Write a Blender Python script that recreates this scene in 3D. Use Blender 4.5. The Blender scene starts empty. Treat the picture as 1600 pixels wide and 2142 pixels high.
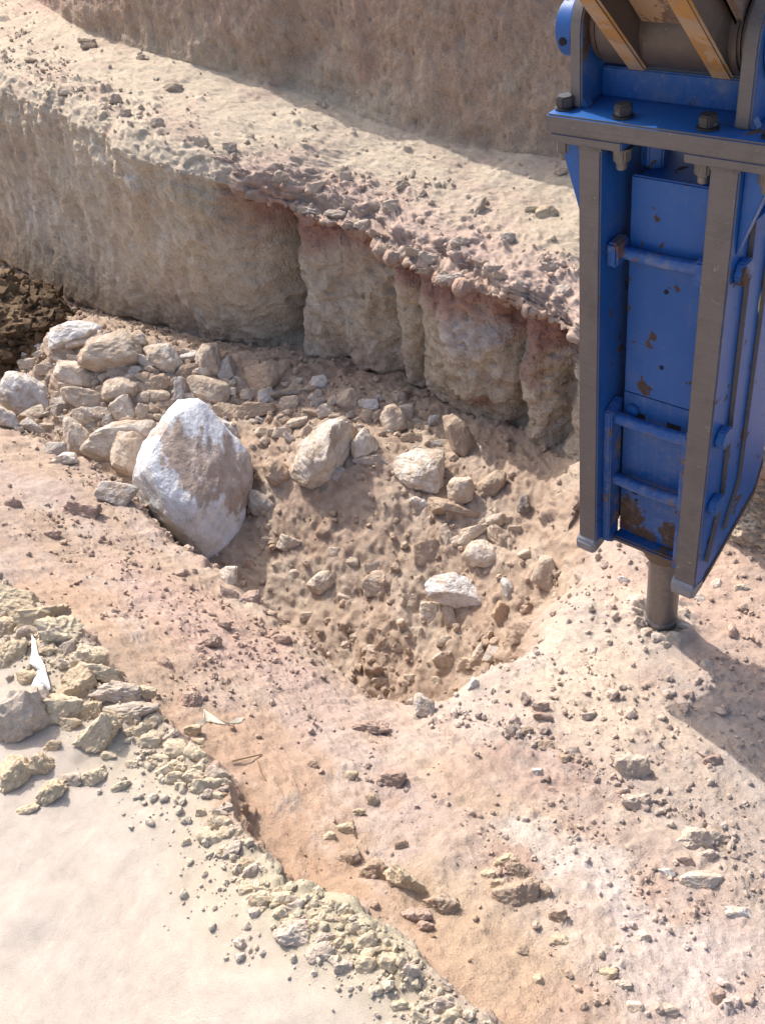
import bpy, bmesh, math, random
import numpy as np
from mathutils import Matrix, Vector
from mathutils.bvhtree import BVHTree

# ------------------------------------------------------------------ camera, sky, sun, exposure
scene = bpy.context.scene
C = scene.collection
# world axes: +X runs along the trench (towards the photo's lower right), +Y across it away from the viewer, +Z up; z = 0 at the chisel
FPX, CXP, CYP, IMW, IMH = 2019.0, 800.0, 1071.0, 1600.0, 2142.0
CAMZ = 2.57
M = np.array([[0.7547096843, 0.3477722774, -0.5562982432],
              [0.6423459035, -0.5641661365, 0.5187565042],
              [-0.1334354997, -0.7488464552, -0.6491717446]])
CP = np.array([0.0, 0.0, CAMZ])
cam = bpy.data.cameras.new('camera')
cam.sensor_fit = 'VERTICAL'; cam.sensor_height = 24.0; cam.lens = FPX / IMH * 24.0
cam.clip_start = 0.05; cam.clip_end = 500.0
cam_o = bpy.data.objects.new('camera', cam); C.objects.link(cam_o)
mw = Matrix.Identity(4)
for i in range(3):
    mw[i][0] = M[i, 0]; mw[i][1] = -M[i, 1]; mw[i][2] = -M[i, 2]; mw[i][3] = CP[i]
cam_o.matrix_world = mw
scene.camera = cam_o

SUN_EL, SUN_AZ = 46.0, -16.5          # elevation, and the direction in which shadows fall
e_, a_ = math.radians(SUN_EL), math.radians(SUN_AZ)
SUND = Vector((math.cos(a_) * math.cos(e_), math.sin(a_) * math.cos(e_), -math.sin(e_)))
world = bpy.data.worlds.new('World'); scene.world = world; world.use_nodes = True
wn = world.node_tree; wn.nodes.clear()
sky = wn.nodes.new('ShaderNodeTexSky'); sky.sky_type = 'NISHITA'; sky.sun_disc = False
sky.sun_elevation = e_; sky.sun_rotation = math.atan2(-SUND.x, -SUND.y)
sky.dust_density = 4.5; sky.ozone_density = 1.0; sky.air_density = 1.0
bg = wn.nodes.new('ShaderNodeBackground'); bg.inputs[1].default_value = 0.15
wo = wn.nodes.new('ShaderNodeOutputWorld')
wn.links.new(sky.outputs[0], bg.inputs[0]); wn.links.new(bg.outputs[0], wo.inputs[0])
sl = bpy.data.lights.new('sun', 'SUN'); sl.energy = 2.75; sl.angle = math.radians(0.55); sl.color = (1.0, 0.965, 0.925)
so = bpy.data.objects.new('sun', sl); C.objects.link(so)
so.rotation_euler = SUND.to_track_quat('-Z', 'Y').to_euler(); so.location = (-6, 2, 8)
vs = scene.view_settings
vs.view_transform = 'Standard'; vs.look = 'None'; vs.gamma = 1.0; vs.use_curve_mapping = False
vs.exposure = 0.93
scene.cycles.max_bounces = 6; scene.cycles.diffuse_bounces = 4

# ------------------------------------------------------------------ pixel helpers (photo pixel -> point in the place)
def ray(x, y):
    v = np.array([x - CXP, y - CYP, FPX]); v /= np.linalg.norm(v); return M @ v
def onz(x, y, z): r = ray(x, y); return CP + r * ((z - CAMZ) / r[2])
def ony(x, y, n): r = ray(x, y); return CP + r * (n / r[1])
def onx(x, y, t): r = ray(x, y); return CP + r * (t / r[0])

# ------------------------------------------------------------------ noise in numpy
def _h(ix, iy, seed):
    h = (ix.astype(np.int64) * 374761393 + iy.astype(np.int64) * 668265263 + seed * 974711) & 0xffffffff
    h = ((h ^ (h >> 13)) * 1274126177) & 0xffffffff
    h = ((h ^ (h >> 16)) * 2246822519) & 0xffffffff
    return (h ^ (h >> 15)) & 0xffffff
def rnd(ix, iy, seed): return _h(ix, iy, seed).astype(np.float32) / np.float32(0xffffff)
_ang = np.linspace(0, 2 * np.pi, 257)[:-1]
_GX, _GY = np.cos(_ang).astype(np.float32), np.sin(_ang).astype(np.float32)
def perlin(x, y, seed=0):
    xf, yf = np.floor(x), np.floor(y); ix, iy = xf.astype(np.int64), yf.astype(np.int64)
    fx, fy = (x - xf).astype(np.float32), (y - yf).astype(np.float32)
    u, v = fx * fx * fx * (fx * (fx * 6 - 15) + 10), fy * fy * fy * (fy * (fy * 6 - 15) + 10)
    def g(dx, dy):
        k = _h(ix + dx, iy + dy, seed) & 255
        return _GX[k] * (fx - dx) + _GY[k] * (fy - dy)
    a = g(0, 0); b = g(1, 0); c = g(0, 1); d = g(1, 1)
    a = a + u * (b - a); c = c + u * (d - c)
    return (a + v * (c - a)) * 1.4
def fbm(x, y, octv=4, seed=0, gain=0.5, lac=2.07, ridged=False):
    s = 0; amp = 1.0; tot = 0
    for o in range(octv):
        p = perlin(x + 17.3 * o, y - 9.1 * o, seed + o)
        if ridged: p = 1 - 2 * np.abs(p)
        s = s + amp * p; tot += amp; amp *= gain; x = x * lac; y = y * lac
    return s / tot
def domes(x, y, cell, seed, prob, rmin=0.22, rmax=0.62, flat=0.75):
    """height of stones / clods lying in a jittered grid; prob may be an array"""
    X, Y = x / cell, y / cell
    X, Y = X + 0.20 * perlin(X * 2.3, Y * 2.3, seed + 5) + .09 * perlin(X * 6, Y * 6, seed + 7), Y + 0.20 * perlin(X * 2.3 + 31, Y * 2.3, seed + 6) + .09 * perlin(X * 6 + 9, Y * 6, seed + 8)
    ix, iy = np.floor(X).astype(np.int64), np.floor(Y).astype(np.int64)
    out = np.zeros(X.shape, np.float32)
    for dx in (-1, 0, 1):
        for dy in (-1, 0, 1):
            jx, jy = ix + dx, iy + dy
            r1 = rnd(jx, jy, seed); r2 = rnd(jx, jy, seed + 1); r3 = rnd(jx, jy, seed + 2); r4 = rnd(jx, jy, seed + 3)
            rr = rmin + (rmax - rmin) * r3 * r3
            ax = X - jx - r1; ay = Y - jy - r2
            th = r4 * 6.283; ca, sa = np.cos(th), np.sin(th)
            bx = ca * ax + sa * ay; by = (-sa * ax + ca * ay) * (1.0 + 0.6 * r1)
            q = 1 - (bx * bx + by * by) / (rr * rr)
            hgt = np.where((q > 0) & (r4 * 0.37 + r2 * 0.63 < prob), np.minimum(np.sqrt(np.maximum(q, 0)), .80 + .25 * by / rr) * rr * flat * (0.85 + .45 * bx / rr), 0)
            out = np.maximum(out, hgt)
    return out * cell
def sstep(a, b, x):
    q = np.clip((x - a) / (b - a), 0, 1); return q * q * (3 - 2 * q)
def mix(a, b, w): return a + (b - a) * w

# ------------------------------------------------------------------ materials
def nodes(name):
    m = bpy.data.materials.new(name); m.use_nodes = True; nt = m.node_tree; nt.nodes.clear()
    out = nt.nodes.new('ShaderNodeOutputMaterial'); b = nt.nodes.new('ShaderNodeBsdfPrincipled')
    nt.links.new(b.outputs[0], out.inputs[0]); return m, nt, b
def N(nt, typ, **kw):
    n = nt.nodes.new(typ)
    for k, v in kw.items():
        if k.startswith('_'): n.inputs[int(k[1:])].default_value = v
        else: setattr(n, k, v)
    return n
def noise(nt, scale, detail=4, rough=0.6, vec=None, dist=0.0):
    n = nt.nodes.new('ShaderNodeTexNoise'); n.inputs['Scale'].default_value = scale
    n.inputs['Detail'].default_value = detail; n.inputs['Roughness'].default_value = rough; n.inputs['Distortion'].default_value = dist
    if vec is not None: nt.links.new(vec, n.inputs['Vector'])
    return n.outputs['Fac']
def ramp(nt, fac, *stops):
    r = nt.nodes.new('ShaderNodeValToRGB'); el = r.color_ramp.elements
    while len(el) < len(stops): el.new(0.5)
    for e, (p, c) in zip(el, stops):
        e.position = p; e.color = (c, c, c, 1) if not isinstance(c, tuple) else (*c, 1)
    nt.links.new(fac, r.inputs[0]); return r.outputs[0]
def mixc(nt, fac, a, b, mode='MIX'):
    m = nt.nodes.new('ShaderNodeMix'); m.data_type = 'RGBA'; m.blend_type = mode
    for s, v in ((0, fac), (6, a), (7, b)):
        if hasattr(v, 'is_linked') or isinstance(v, bpy.types.NodeSocket): nt.links.new(v, m.inputs[s])
        else: m.inputs[s].default_value = v if s == 0 else (*v, 1)
    return m.outputs[2]
def bump(nt, b, hgt, strength, dist, prev=None):
    n = nt.nodes.new('ShaderNodeBump'); n.inputs['Strength'].default_value = strength; n.inputs['Distance'].default_value = dist
    nt.links.new(hgt, n.inputs['Height'])
    if prev is not None: nt.links.new(prev, n.inputs['Normal'])
    nt.links.new(n.outputs[0], b.inputs['Normal']); return n.outputs[0]
def earth_mat(name, grain, s1, s2, bs1, bs2, rough=0.95, chips=0.0):
    m, nt, b = nodes(name)
    at = N(nt, 'ShaderNodeAttribute', attribute_name='Col')
    tc = nt.nodes.new('ShaderNodeTexCoord').outputs['Object']
    n1 = noise(nt, s1, 6, 0.7, tc); n2 = noise(nt, s2, 3, 0.7, tc)
    c = mixc(nt, 1.0, at.outputs['Color'], ramp(nt, n1, (0.30, 1 - grain), (0.70, 1 + grain * 0.55)), 'MULTIPLY')
    c = mixc(nt, 1.0, c, ramp(nt, n2, (0.33, 1 - grain * 0.9), (0.62, 1 + grain * 0.35)), 'MULTIPLY')
    nt.links.new(c, b.inputs['Base Color']); b.inputs['Roughness'].default_value = rough
    b.inputs['Specular IOR Level'].default_value = 0.12
    n0 = noise(nt, s1 * 3.1, 5, .7, tc)
    p = bump(nt, b, n1, bs1, 0.014); p = bump(nt, b, n0, bs1, .006, p); p = bump(nt, b, n2, bs2, 0.004, p)
    if chips:
        mp = nt.nodes.new('ShaderNodeMapping'); nt.links.new(tc, mp.inputs[0]); mp.inputs['Scale'].default_value = (1.0, 1.0, .55)
        ds_ = nt.nodes.new('ShaderNodeTexNoise'); ds_.inputs['Scale'].default_value = 30; nt.links.new(tc, ds_.inputs['Vector'])
        va = nt.nodes.new('ShaderNodeVectorMath'); va.operation = 'MULTIPLY_ADD'; nt.links.new(ds_.outputs['Color'], va.inputs[0]); va.inputs[1].default_value = (.05, .05, .05); nt.links.new(mp.outputs[0], va.inputs[2])
        for sc_, di in ((34, .014), (90, .006)):
            vo = nt.nodes.new('ShaderNodeTexVoronoi'); vo.inputs['Scale'].default_value = sc_; vo.inputs['Randomness'].default_value = 1.0; nt.links.new(va.outputs[0], vo.inputs['Vector'])
            p = bump(nt, b, vo.outputs['Distance'], chips, di, p)
    return m
M_EARTH = earth_mat('dry_earth', 0.15, 26, 210, 0.6, 0.75)
M_BANK = earth_mat('bank_earth', 0.16, 22, 150, 0.7, 0.8, chips=.55)
M_SAND = earth_mat('fine_sand', 0.10, 40, 420, 0.22, 0.9)
M_ROCK = earth_mat('broken_limestone', 0.15, 22, 140, 0.5, 0.6, chips=.25)
M_CLOD = earth_mat('crumbled_clod', 0.15, 60, 240, 0.35, 0.6)
M_WET = earth_mat('moist_soil', 0.2, 30, 160, 0.6, 0.7, 0.9)

# ------------------------------------------------------------------ mesh helpers
def mesh_np(name, co, faces, col=None, mat=None, parent=None, smooth=True, link=True):
    """faces: (n,k) int array"""
    me = bpy.data.meshes.new(name); co = np.asarray(co, np.float32); faces = np.asarray(faces, np.int32); k = faces.shape[1]
    me.vertices.add(len(co)); me.vertices.foreach_set('co', co.ravel())
    me.loops.add(faces.size); me.loops.foreach_set('vertex_index', faces.ravel())
    me.polygons.add(len(faces)); me.polygons.foreach_set('loop_start', np.arange(0, faces.size, k, dtype=np.int32))
    me.polygons.foreach_set('use_smooth', np.full(len(faces), smooth, bool))
    me.update(calc_edges=True)
    if col is not None:
        ca = me.color_attributes.new('Col', 'FLOAT_COLOR', 'POINT')
        c4 = np.ones((len(co), 4), np.float32); c4[:, :3] = col; ca.data.foreach_set('color', c4.ravel())
    if mat is not None: me.materials.append(mat)
    if not link: return me
    o = bpy.data.objects.new(name, me); C.objects.link(o)
    if parent: o.parent = parent
    return o
def tag(o, label=None, cat=None, group=None, kind=None):
    if label: o['label'] = label
    if cat: o['category'] = cat
    if group: o['group'] = group
    if kind: o['kind'] = kind
    return o

# ------------------------------------------------------------------ the ground: one folded sheet swept along the trench
def graded(a, b, n):
    s = np.linspace(math.asinh(a / 2.3), math.asinh(b / 2.3), n); return np.sinh(s) * 2.3
T = np.concatenate([-11 - np.geomspace(60, 0.15, 14), graded(-11, 1.2, 980), 1.2 + np.geomspace(0.03, 60, 16)])
NT = len(T)
def gsm(a, sig):
    dt = 0.01; tt = np.arange(-12, 2.5, dt); g = np.interp(tt, T, a)
    k = np.exp(-0.5 * (np.arange(-60, 61) * dt / sig) ** 2); k /= k.sum()
    g = np.convolve(np.pad(g, 60, mode='edge'), k, 'valid'); return np.interp(T, tt, g)
def rail(pts, ext_l=None, ext_r=None, sig=0.05):
    p = [tuple(onz(*q)) if len(q) == 3 else q[0] for q in pts]
    p = sorted(p)
    if ext_l: p = list(ext_l) + p
    if ext_r: p = p + list(ext_r)
    p = np.array(sorted(p)); return gsm(np.interp(T, p[:, 0], p[:, 1]), sig), gsm(np.interp(T, p[:, 0], p[:, 2]), sig)
BFn, BFz = rail([(75, 0, 1.13), (170, 60, 1.10), (260, 95, 1.06), (400, 135, 1.01), (560, 180, .94), (640, 195, .89), (760, 250, .82), (900, 290, .76),
                 (1050, 320, .72), (1200, 335, .70)], [(-11, 4.9, 1.2)], [(-1.0, 3.9, .66), (1.2, 3.9, .6)], 0.06)
RMn, RMz = rail([(0, 150, 1.09), (150, 200, 1.04), (300, 285, .97), (450, 330, .88), (520, 365, .81), (600, 388, .75), (628, 395, .72), (642, 388, .73),
                 (720, 408, .70), (805, 430, .67), (850, 486, .62), (960, 512, .61), (1060, 566, .58), (1130, 602, .55), (1205, 650, .51)],
                [(-11, 3.5, 1.15)], [(-1.0, 2.66, .46), (1.2, 2.7, .45)], 0.03)
FTn, FTz = rail([(0, 520, -.24), (130, 598, -.25), (280, 680, -.25), (420, 722, -.25), (500, 738, -.25), (620, 745, -.25), (700, 755, -.25), (850, 795, -.28),
                 (900, 832, -.3), (1000, 868, -.3), (1060, 897, -.3), (1150, 955, -.27), (1205, 1005, -.22)],
                [(-11, 2.95, -.2)], [(-1.25, 2.62, 0.0), (-0.85, 2.6, .02), (1.2, 2.6, .05)], 0.05)
NRn, NRz = rail([(0, 880, .05), (100, 938, .05), (230, 990, .05), (290, 1078, .04), (370, 1148, .03), (450, 1188, .03), (530, 1268, .03), (640, 1330, .02),
                 (720, 1418, .02), (790, 1470, .03), (900, 1502, .06)], [(-11, 1.8, .1)], [(-1.1, 1.36, .12), (1.2, 1.36, .14)], 0.03)
SEn, SEz = rail([(0, 1195, .56), (60, 1240, .56), (150, 1300, .56), (200, 1380, .55), (280, 1450, .55), (350, 1510, .54), (420, 1575, .54), (482, 1620, .54),
                 (495, 1700, .55), (545, 1790, .55), (605, 1858, .56), (650, 1868, .56), (720, 1872, .56), (765, 1925, .56), (850, 1990, .56), (930, 2070, .56), (1030, 2142, .56)],
                [(-11, .8, .6)], [(0.2, .45, .56), (1.2, .4, .56)], 0.018)
# notch at the broken step of the ledge rim, jagged edges elsewhere
jag = fbm(T * 7, T * 0 + 3.3, 5, 11)
RMn = RMn + 0.05 * jag
NRn = NRn + 0.04 * fbm(T * 6, T * 0 + 9.3, 5, 21)
SEn = SEn + 0.022 * fbm(T * 11, T * 0 + 5.1, 5, 31)
crust = sstep(-3.95, -3.7, T)                                 # the crust that overhangs the cut bank to the right of the notch
lft = 1 - crust
lipn = RMn - 0.03 - 0.03 * crust - .07 * lft + 0.055 * (.4 + .6 * crust) * fbm(T * 12, T * 0 + 1.7, 5, 41, gain=.7); lipz = RMz - 0.05 - .02 * crust - .02 * lft
undn = RMn - .13 * lft + 0.05 * crust; undz = RMz - 0.12 - 0.01 * crust - .10 * lft
one = np.ones(NT)
rails = [(70 * one, 2.2 * one), (BFn + 0.22, BFz + .80 + .22 * fbm(T * 1.6, T * 0 + 4.4, 4, 61)), (BFn, BFz), (RMn, RMz), (lipn, lipz), (undn, undz), (FTn, FTz), (NRn, NRz),
         (SEn + 0.035, SEz - 0.13), (SEn, SEz), (-0.45 * one, 0.60 * one), (-60 * one, 0.7 * one)]
cnt = [8, 86, 170, 20, 20, 150, 205, 180, 30, 96, 14]
seg_names = ['plain', 'bank', 'ledge', 'lip', 'und', 'wall', 'pit', 'near', 'step', 'sand', 'rear']
rowsN, rowsZ, seg, frac = [], [], [], []
for k, n in enumerate(cnt):
    q = np.linspace(0, 1, n, endpoint=False)
    if k == 0: q = 1 - (1 - q) ** 4
    if k == 10: q = q ** 4
    for f in q:
        rowsN.append(mix(rails[k][0], rails[k + 1][0], f)); rowsZ.append(mix(rails[k][1], rails[k + 1][1], f)); seg.append(k); frac.append(f)
rowsN.append(rails[-1][0]); rowsZ.append(rails[-1][1]); seg.append(10); frac.append(1.0)
GN = np.array(rowsN); GZ = np.array(rowsZ); seg = np.array(seg); frac = np.array(frac)
NV = len(seg)
def segrow(k): return np.where(seg == k)[0]
# trench floor as heights over (t, n)
r6 = segrow(6); tt = T[None, :]; nn = GN[r6]
t_end = -1.36 + 0.10 * sstep(1.4, 1.8, nn) - 0.30 * sstep(2.25, 2.9, nn) + 0.06 * perlin(nn * 4, nn * 0 + 2.2 + tt * 1.0, 51)
in_t = 1 - sstep(t_end - 0.40, t_end + 0.02, tt)
in_n = sstep(0.0, 0.16, nn - NRn[None, :])
zg = mix(NRz[None, :], FTz[None, :] * 0 + 0.0, sstep(0, 0.55, nn - NRn[None, :]))
zg = np.where(tt > -1.6, mix(zg, FTz[None, :], sstep(0.45, 0.0, FTn[None, :] - nn)), zg)
zlo = np.interp(tt, [-8, -5.4, -4, -3, -2.4, -1.9, -1.6, -1.4], [-.20, -.20, -.24, -.42, -.56, -.68, -.68, -.62])
zhi = np.interp(tt, [-8, -5.4, -4, -3, -2.4, -1.9, -1.4], [-.22, -.20, -.10, -.20, -.24, -.26, -.24])
zf = mix(zlo, zhi, sstep(.10, 1.25, nn - NRn[None, :]))
zf = zf + 0.12 * np.exp(-((tt + 2.75) / .45) ** 2 - ((nn - 2.35) / .28) ** 2)          # spoil heap in the middle
zf = zf + 0.22 * np.exp(-((tt + 4.5) / .7) ** 2 - ((nn - 2.25) / .42) ** 2)
zf = zf + (FTz[None, :] - zf) * sstep(0.42, 0.0, FTn[None, :] - nn) * 0.9 + 0.06 * sstep(0.5, 0.05, FTn[None, :] - nn)
GZ[r6] = mix(zg, zf, np.clip(in_t * in_n, 0, 1))
pitin = np.ones((NV, NT), np.float32); pitin[r6] = sstep(.25, .6, np.clip(in_t, 0, 1) + .12 * perlin(tt * 5 + 0 * nn, nn * 5, 71))
out_right = (T > -1.3)[None, :]
# pillars and gouges the tool left in the cut bank
r45 = np.where((seg == 4) | (seg == 5))[0]
wv = np.array([(frac[i] * .3 if seg[i] == 4 else .3 + .7 * frac[i]) for i in r45])[:, None]
def wt(px, py): return ony(px, py, float(np.interp(px, [480, 640, 1000], [3.2, 3.2, 2.98])))[0]
off = np.zeros((len(r45), NT))
for (x0, y0, x1, y1, wd, dep) in ((640, 420, 664, 715, .07, .30), (790, 520, 830, 780, .07, .10), (862, 600, 880, 820, .06, .09), (1062, 680, 1060, 890, .055, .13),
                                  (1160, 740, 1165, 940, .05, .12), (480, 400, 500, 720, .20, .03), (722, 480, 745, 740, .05, .035)):
    tc = mix(wt(x0, y0), wt(x1, y1), wv); d = (tt - tc) / wd
    off += dep * np.exp(-np.abs(d) ** 1.5) * sstep(-.05, .22, wv)
off -= 0.10 * sstep(0, .06, tt - mix(wt(650, 420), wt(668, 715), wv)) * sstep(-1.9, -2.6, tt)
off -= 0.09 * np.exp(-((tt - wt(965, 780)) / .16) ** 2) * np.sin(np.pi * np.clip(wv * 1.1, 0, 1))
off -= 0.08 * np.exp(-((tt - wt(1108, 800)) / .09) ** 2) * np.sin(np.pi * np.clip(wv, 0, 1))
off -= 0.05 * np.exp(-((tt - wt(700, 620)) / .12) ** 2) * np.sin(np.pi * np.clip(wv, 0, 1))
off -= 0.20 * sstep(-4.4, -5.6, tt) * wv ** 7 + 0.03 * sstep(-4.0, -5.0, tt) * wv ** 2    # the bank flares out at its left foot
GN[r45] += off * sstep(1.0, 0.93, wv)
# round the corners of the sheet a little
for it in range(5):
    GN[1:-1] = .25 * GN[:-2] + .5 * GN[1:-1] + .25 * GN[2:]; GZ[1:-1] = .25 * GZ[:-2] + .5 * GZ[1:-1] + .25 * GZ[2:]
mid = NT // 2
S = np.concatenate([[0], np.cumsum(np.hypot(np.diff(GN[:, mid]), np.diff(GZ[:, mid])))])
GT = np.repeat(T[None, :], NV, 0).astype(np.float64)
# masks
def segmask(*names, soft=0.06):
    m = np.zeros(NV)
    for nme in names: m[seg == seg_names.index(nme)] = 1
    # soften along arc length
    w = np.exp(-0.5 * ((S[:, None] - S[None, :]) / soft) ** 2); ds = np.gradient(S); w *= ds[None, :]
    return ((w @ m) / w.sum(1))[:, None].astype(np.float32)
mBank, mLedge, mWall, mPit, mNear, mSand = (segmask('plain', 'bank', soft=.03), segmask('ledge', 'lip'), segmask('und', 'wall', soft=.04), segmask('pit', soft=.08),
                                            segmask('near', 'step'), segmask('sand', 'rear', soft=.03))
x = GT.astype(np.float32); s = np.repeat(S[:, None], NT, 1).astype(np.float32)
s = s + 0.02 * perlin(x * 3, s * 3, 77)
def grid_normals(P):
    du = np.gradient(P, axis=1); dv = np.gradient(P, axis=0); n = np.cross(du, dv); n /= np.linalg.norm(n, axis=2, keepdims=True) + 1e-12
    return n
P = np.stack([GT, GN, GZ], 2)
nrm = grid_normals(P)
if nrm[NV // 2, mid, 2] < 0: nrm = -nrm
_pm = mPit * pitin; mNear = mNear + mPit * (1 - pitin); mPit = _pm
shoulder = np.zeros((NV, 1), np.float32)                        # ledge strip near its rim
rl = segrow(2); shoulder[rl, 0] = sstep(0.45, 1.0, frac[rl]); shoulder[np.isin(seg, (3,)), 0] = 1
edge = np.zeros((NV, 1), np.float32)
rs = segrow(9); edge[rs, 0] = 1 - sstep(0.0, 0.30, frac[rs]); edge[segrow(8), 0] = 1
soft_near = sstep(-.15, .45, fbm(x * 1.7, s * 2.2, 3, 91))       # lumpy and swept patches
rzone = sstep(-1.5, -1.25, x) * (GN > .9) * sstep(-.2, .3, fbm(x * 2.6 + 3, s * 2.8, 3, 95) + .25); band = sstep(.35, .75, .9 - np.abs(GN - SEn[None, :] - .40) / .35 + .5 * perlin(x * 2.2, s * 3, 96)) * (GN < NRn[None, :]); soft_near = np.maximum(np.maximum(soft_near, .8 * rzone.astype(np.float32)), .75 * band.astype(np.float32))
big = fbm(x * 1.3, s * 1.5, 4, 1)
med = fbm(x * 5, s * 5, 4, 2)
fine = fbm(x * 22, s * 22, 4, 3, gain=0.6)
disp = big * (0.05 * mBank + 0.035 * mLedge + 0.03 * mWall + 0.05 * mPit + 0.03 * mNear + 0.034 * mSand)
disp += med * (0.03 * mBank + 0.02 * mLedge + 0.035 * mWall + 0.04 * mPit + 0.014 * mNear + 0.009 * mSand)
disp += fine * (0.010 * mBank + 0.010 * mLedge + 0.013 * mWall + 0.020 * mPit + 0.008 * mNear + 0.0012 * mSand)
# tool scratches down the banks, broken scales, little pits
scr = fbm(x * 13 + 1.2 * s + 1.3 * med, s * 4.5 + 1.5 * big, 4, 4, ridged=True)
rgt = .15 + .85 * sstep(-4.3, -3.5, x)
disp += scr * (0.013 * mWall * rgt + 0.010 * mBank)
scoop = domes(x, s * .7, .12, 300, .55 * (mWall + mBank), .25, .7, .5); disp -= scoop * (.75 * mWall * rgt + .2 * mBank)
scoop = domes(x, s * .6, .05, 310, .5 * (mWall + mBank), .25, .7, .5); disp -= scoop * (.8 * mWall * rgt + .3 * mBank)
lump = domes(x, s, .075, 320, .35 * (mWall + mBank), .25, .6, .45); disp += lump * (.7 * mWall * rgt + .15 * mBank)
disp += fbm(x * 9, s * 8, 4, 330, gain=.6, ridged=True) * (.016 * mWall * rgt + .008 * mBank)
blk = perlin(x * 9, s * 7, 5); disp += (np.floor(blk * 3 + .5 * perlin(x * 30, s * 30, 6)) / 3) * (0.020 * mWall + 0.012 * mBank)
pitf = np.maximum(0, fbm(x * 30, s * 14, 2, 7) - .22); disp -= pitf * (0.05 * mWall + 0.03 * mBank)
# layered, torn crust along the rim
lay = fbm(x * 8 + 20, s * 20, 4, 8); disp += lay * 0.03 * (segmask('lip', 'und', soft=.05) * crust[None, :])
lipm = segmask('lip', 'und', soft=.03) * (.35 + .65 * crust[None, :])
disp += lipm * (.022 * fbm(x * 18, s * 24, 4, 340, gain=.65, ridged=True) + .030 * np.floor(2.5 * perlin(x * 11, s * 16, 345) + perlin(x * 29, s * 33, 346)) / 2.5)
# clods and stones of the ground
dn = domes(x, s, .11, 100, .12 * mPit + .10 * mLedge * (.4 + 1.4 * shoulder) * (1 - .7 * segmask('lip', soft=.03)) + .02 * mNear + .16 * edge)
disp += dn * np.clip(mPit + mLedge + mNear + edge, 0, 1)
dn = domes(x, s, .055, 110, .22 * mPit + .22 * mLedge * (.4 + 2 * shoulder) + .07 * mNear * soft_near + .30 * edge)
disp += dn * np.clip(mPit + mLedge + mNear + edge, 0, 1)
dn = domes(x, s, .028, 120, .34 * mPit + .35 * mLedge * (.5 + 1.3 * shoulder) + .30 * mNear * soft_near ** 2 + .42 * edge)
disp += dn * np.clip(mPit + mLedge + mNear + edge, 0, 1) * 1.05
dn = domes(x, s, .016, 130, .5 * mPit + .45 * mLedge + .6 * mNear * (.25 + .75 * soft_near))
disp += dn * np.clip(mPit + mLedge + mNear, 0, 1)
rc = np.hypot(P[:, :, 0] + 1.0, P[:, :, 1] - 2.135); disp += np.where(seg[:, None] == 6, .028 * np.exp(-((rc - .095) / .035) ** 2) * (.7 + .8 * fine + .4 * med) - .012 * np.exp(-(rc / .06) ** 2), 0)
far = ((T < -10.9) | (T > 1.25))[None, :] | (seg == 0)[:, None] | ((seg == 10) & (frac > .3))[:, None]
disp = np.where(far, 0, disp)
P = P + nrm * disp[:, :, None]

# colours of the ground itself (dry, linear albedo)
def c3(*v): return np.array(v, np.float32)
PINK, ORANGE, PALE, WHITE, SAND, YELLOW = c3(.415, .325, .28), c3(.415, .315, .24), c3(.46, .39, .34), c3(.56, .505, .455), c3(.515, .45, .39), c3(.49, .42, .315)
BEIGE, WPINK, RED, DIRT, GREY, LEDGE, BROWN = c3(.47, .38, .285), c3(.44, .31, .235), c3(.34, .19, .145), c3(.39, .295, .225), c3(.46, .42, .40), c3(.50, .42, .325), c3(.30, .215, .14)
big3, m3 = big[:, :, None], med[:, :, None]
nA = fbm(x * .9 + 5, s * 2.2, 4, 200)[:, :, None]; nB = fbm(x * 2.6, s * 3.5 + 8, 4, 210)[:, :, None]; nC = fbm(x * 7, s * 5, 3, 220)[:, :, None]
cBank = mix(mix(c3(.40, .295, .22), WPINK, sstep(-.3, .4, nA)), RED, .35 * sstep(.1, .5, nB)); cBank = mix(cBank, c3(.50, .41, .31), .6 * sstep(.05, .5, nC))
cLedge = mix(LEDGE, c3(.46, .365, .29), sstep(-.1, .4, nB)); cLedge = mix(cLedge, c3(.46, .345, .29), (crust[None, :] * shoulder)[:, :, None] * .9)
cWall = mix(c3(.52, .43, .33), c3(.49, .375, .29), .7 * sstep(-.05, .45, nB)); cWall = mix(cWall, c3(.60, .54, .47), .75 * sstep(.12, .5, nC)); cWall = mix(cWall, c3(.43, .345, .24), .6 * sstep(.1, .5, nA))
wfr = np.zeros((NV, 1, 1), np.float32); rw = segrow(5); wfr[rw, 0, 0] = frac[rw]
und = segmask('lip', 'und', soft=.05)[:, :, None] * crust[None, :, None]
redband = (crust[None, :, None] * (1 - sstep(.02, .34, wfr + .22 * nB + .1 * nC))) * mWall[:, :, None]
cWall = mix(cWall, c3(.37, .205, .165), np.clip(redband * 1.0, 0, 1))
cWall = mix(cWall, c3(.33, .25, .165), (sstep(-4.3, -5.2, x)[:, :, None] * sstep(.6, .95, wfr)))
cPit = mix(DIRT, c3(.46, .37, .29), sstep(-.1, .4, nB)); cPit = mix(cPit, c3(.32, .225, .16), .6 * sstep(.1, .5, nC))
nD = sstep(-.25, .3, fbm(x * .8 + .6 * s, s * 3.4, 3, 230) )[:, :, None]
cNear = mix(PINK, ORANGE, nD); cNear = mix(cNear, c3(.42, .352, .302), (.75 * sstep(-1.6, -1.2, x) * sstep(1.1, 1.5, GN))[:, :, None].astype(np.float32)); cNear = mix(cNear, PALE, .75 * sstep(.05, .45, nB)); cNear = mix(cNear, c3(.42, .295, .235), .5 * sstep(.1, .5, nC))
cSand = mix(SAND, c3(.53, .445, .37), sstep(-.2, .4, nA)); cSand = mix(cSand, YELLOW, np.clip(edge[:, :, None] * (.85 + .9 * nB), 0, 1))
tot = mBank + mLedge + mWall + mPit + mNear + mSand
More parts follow.
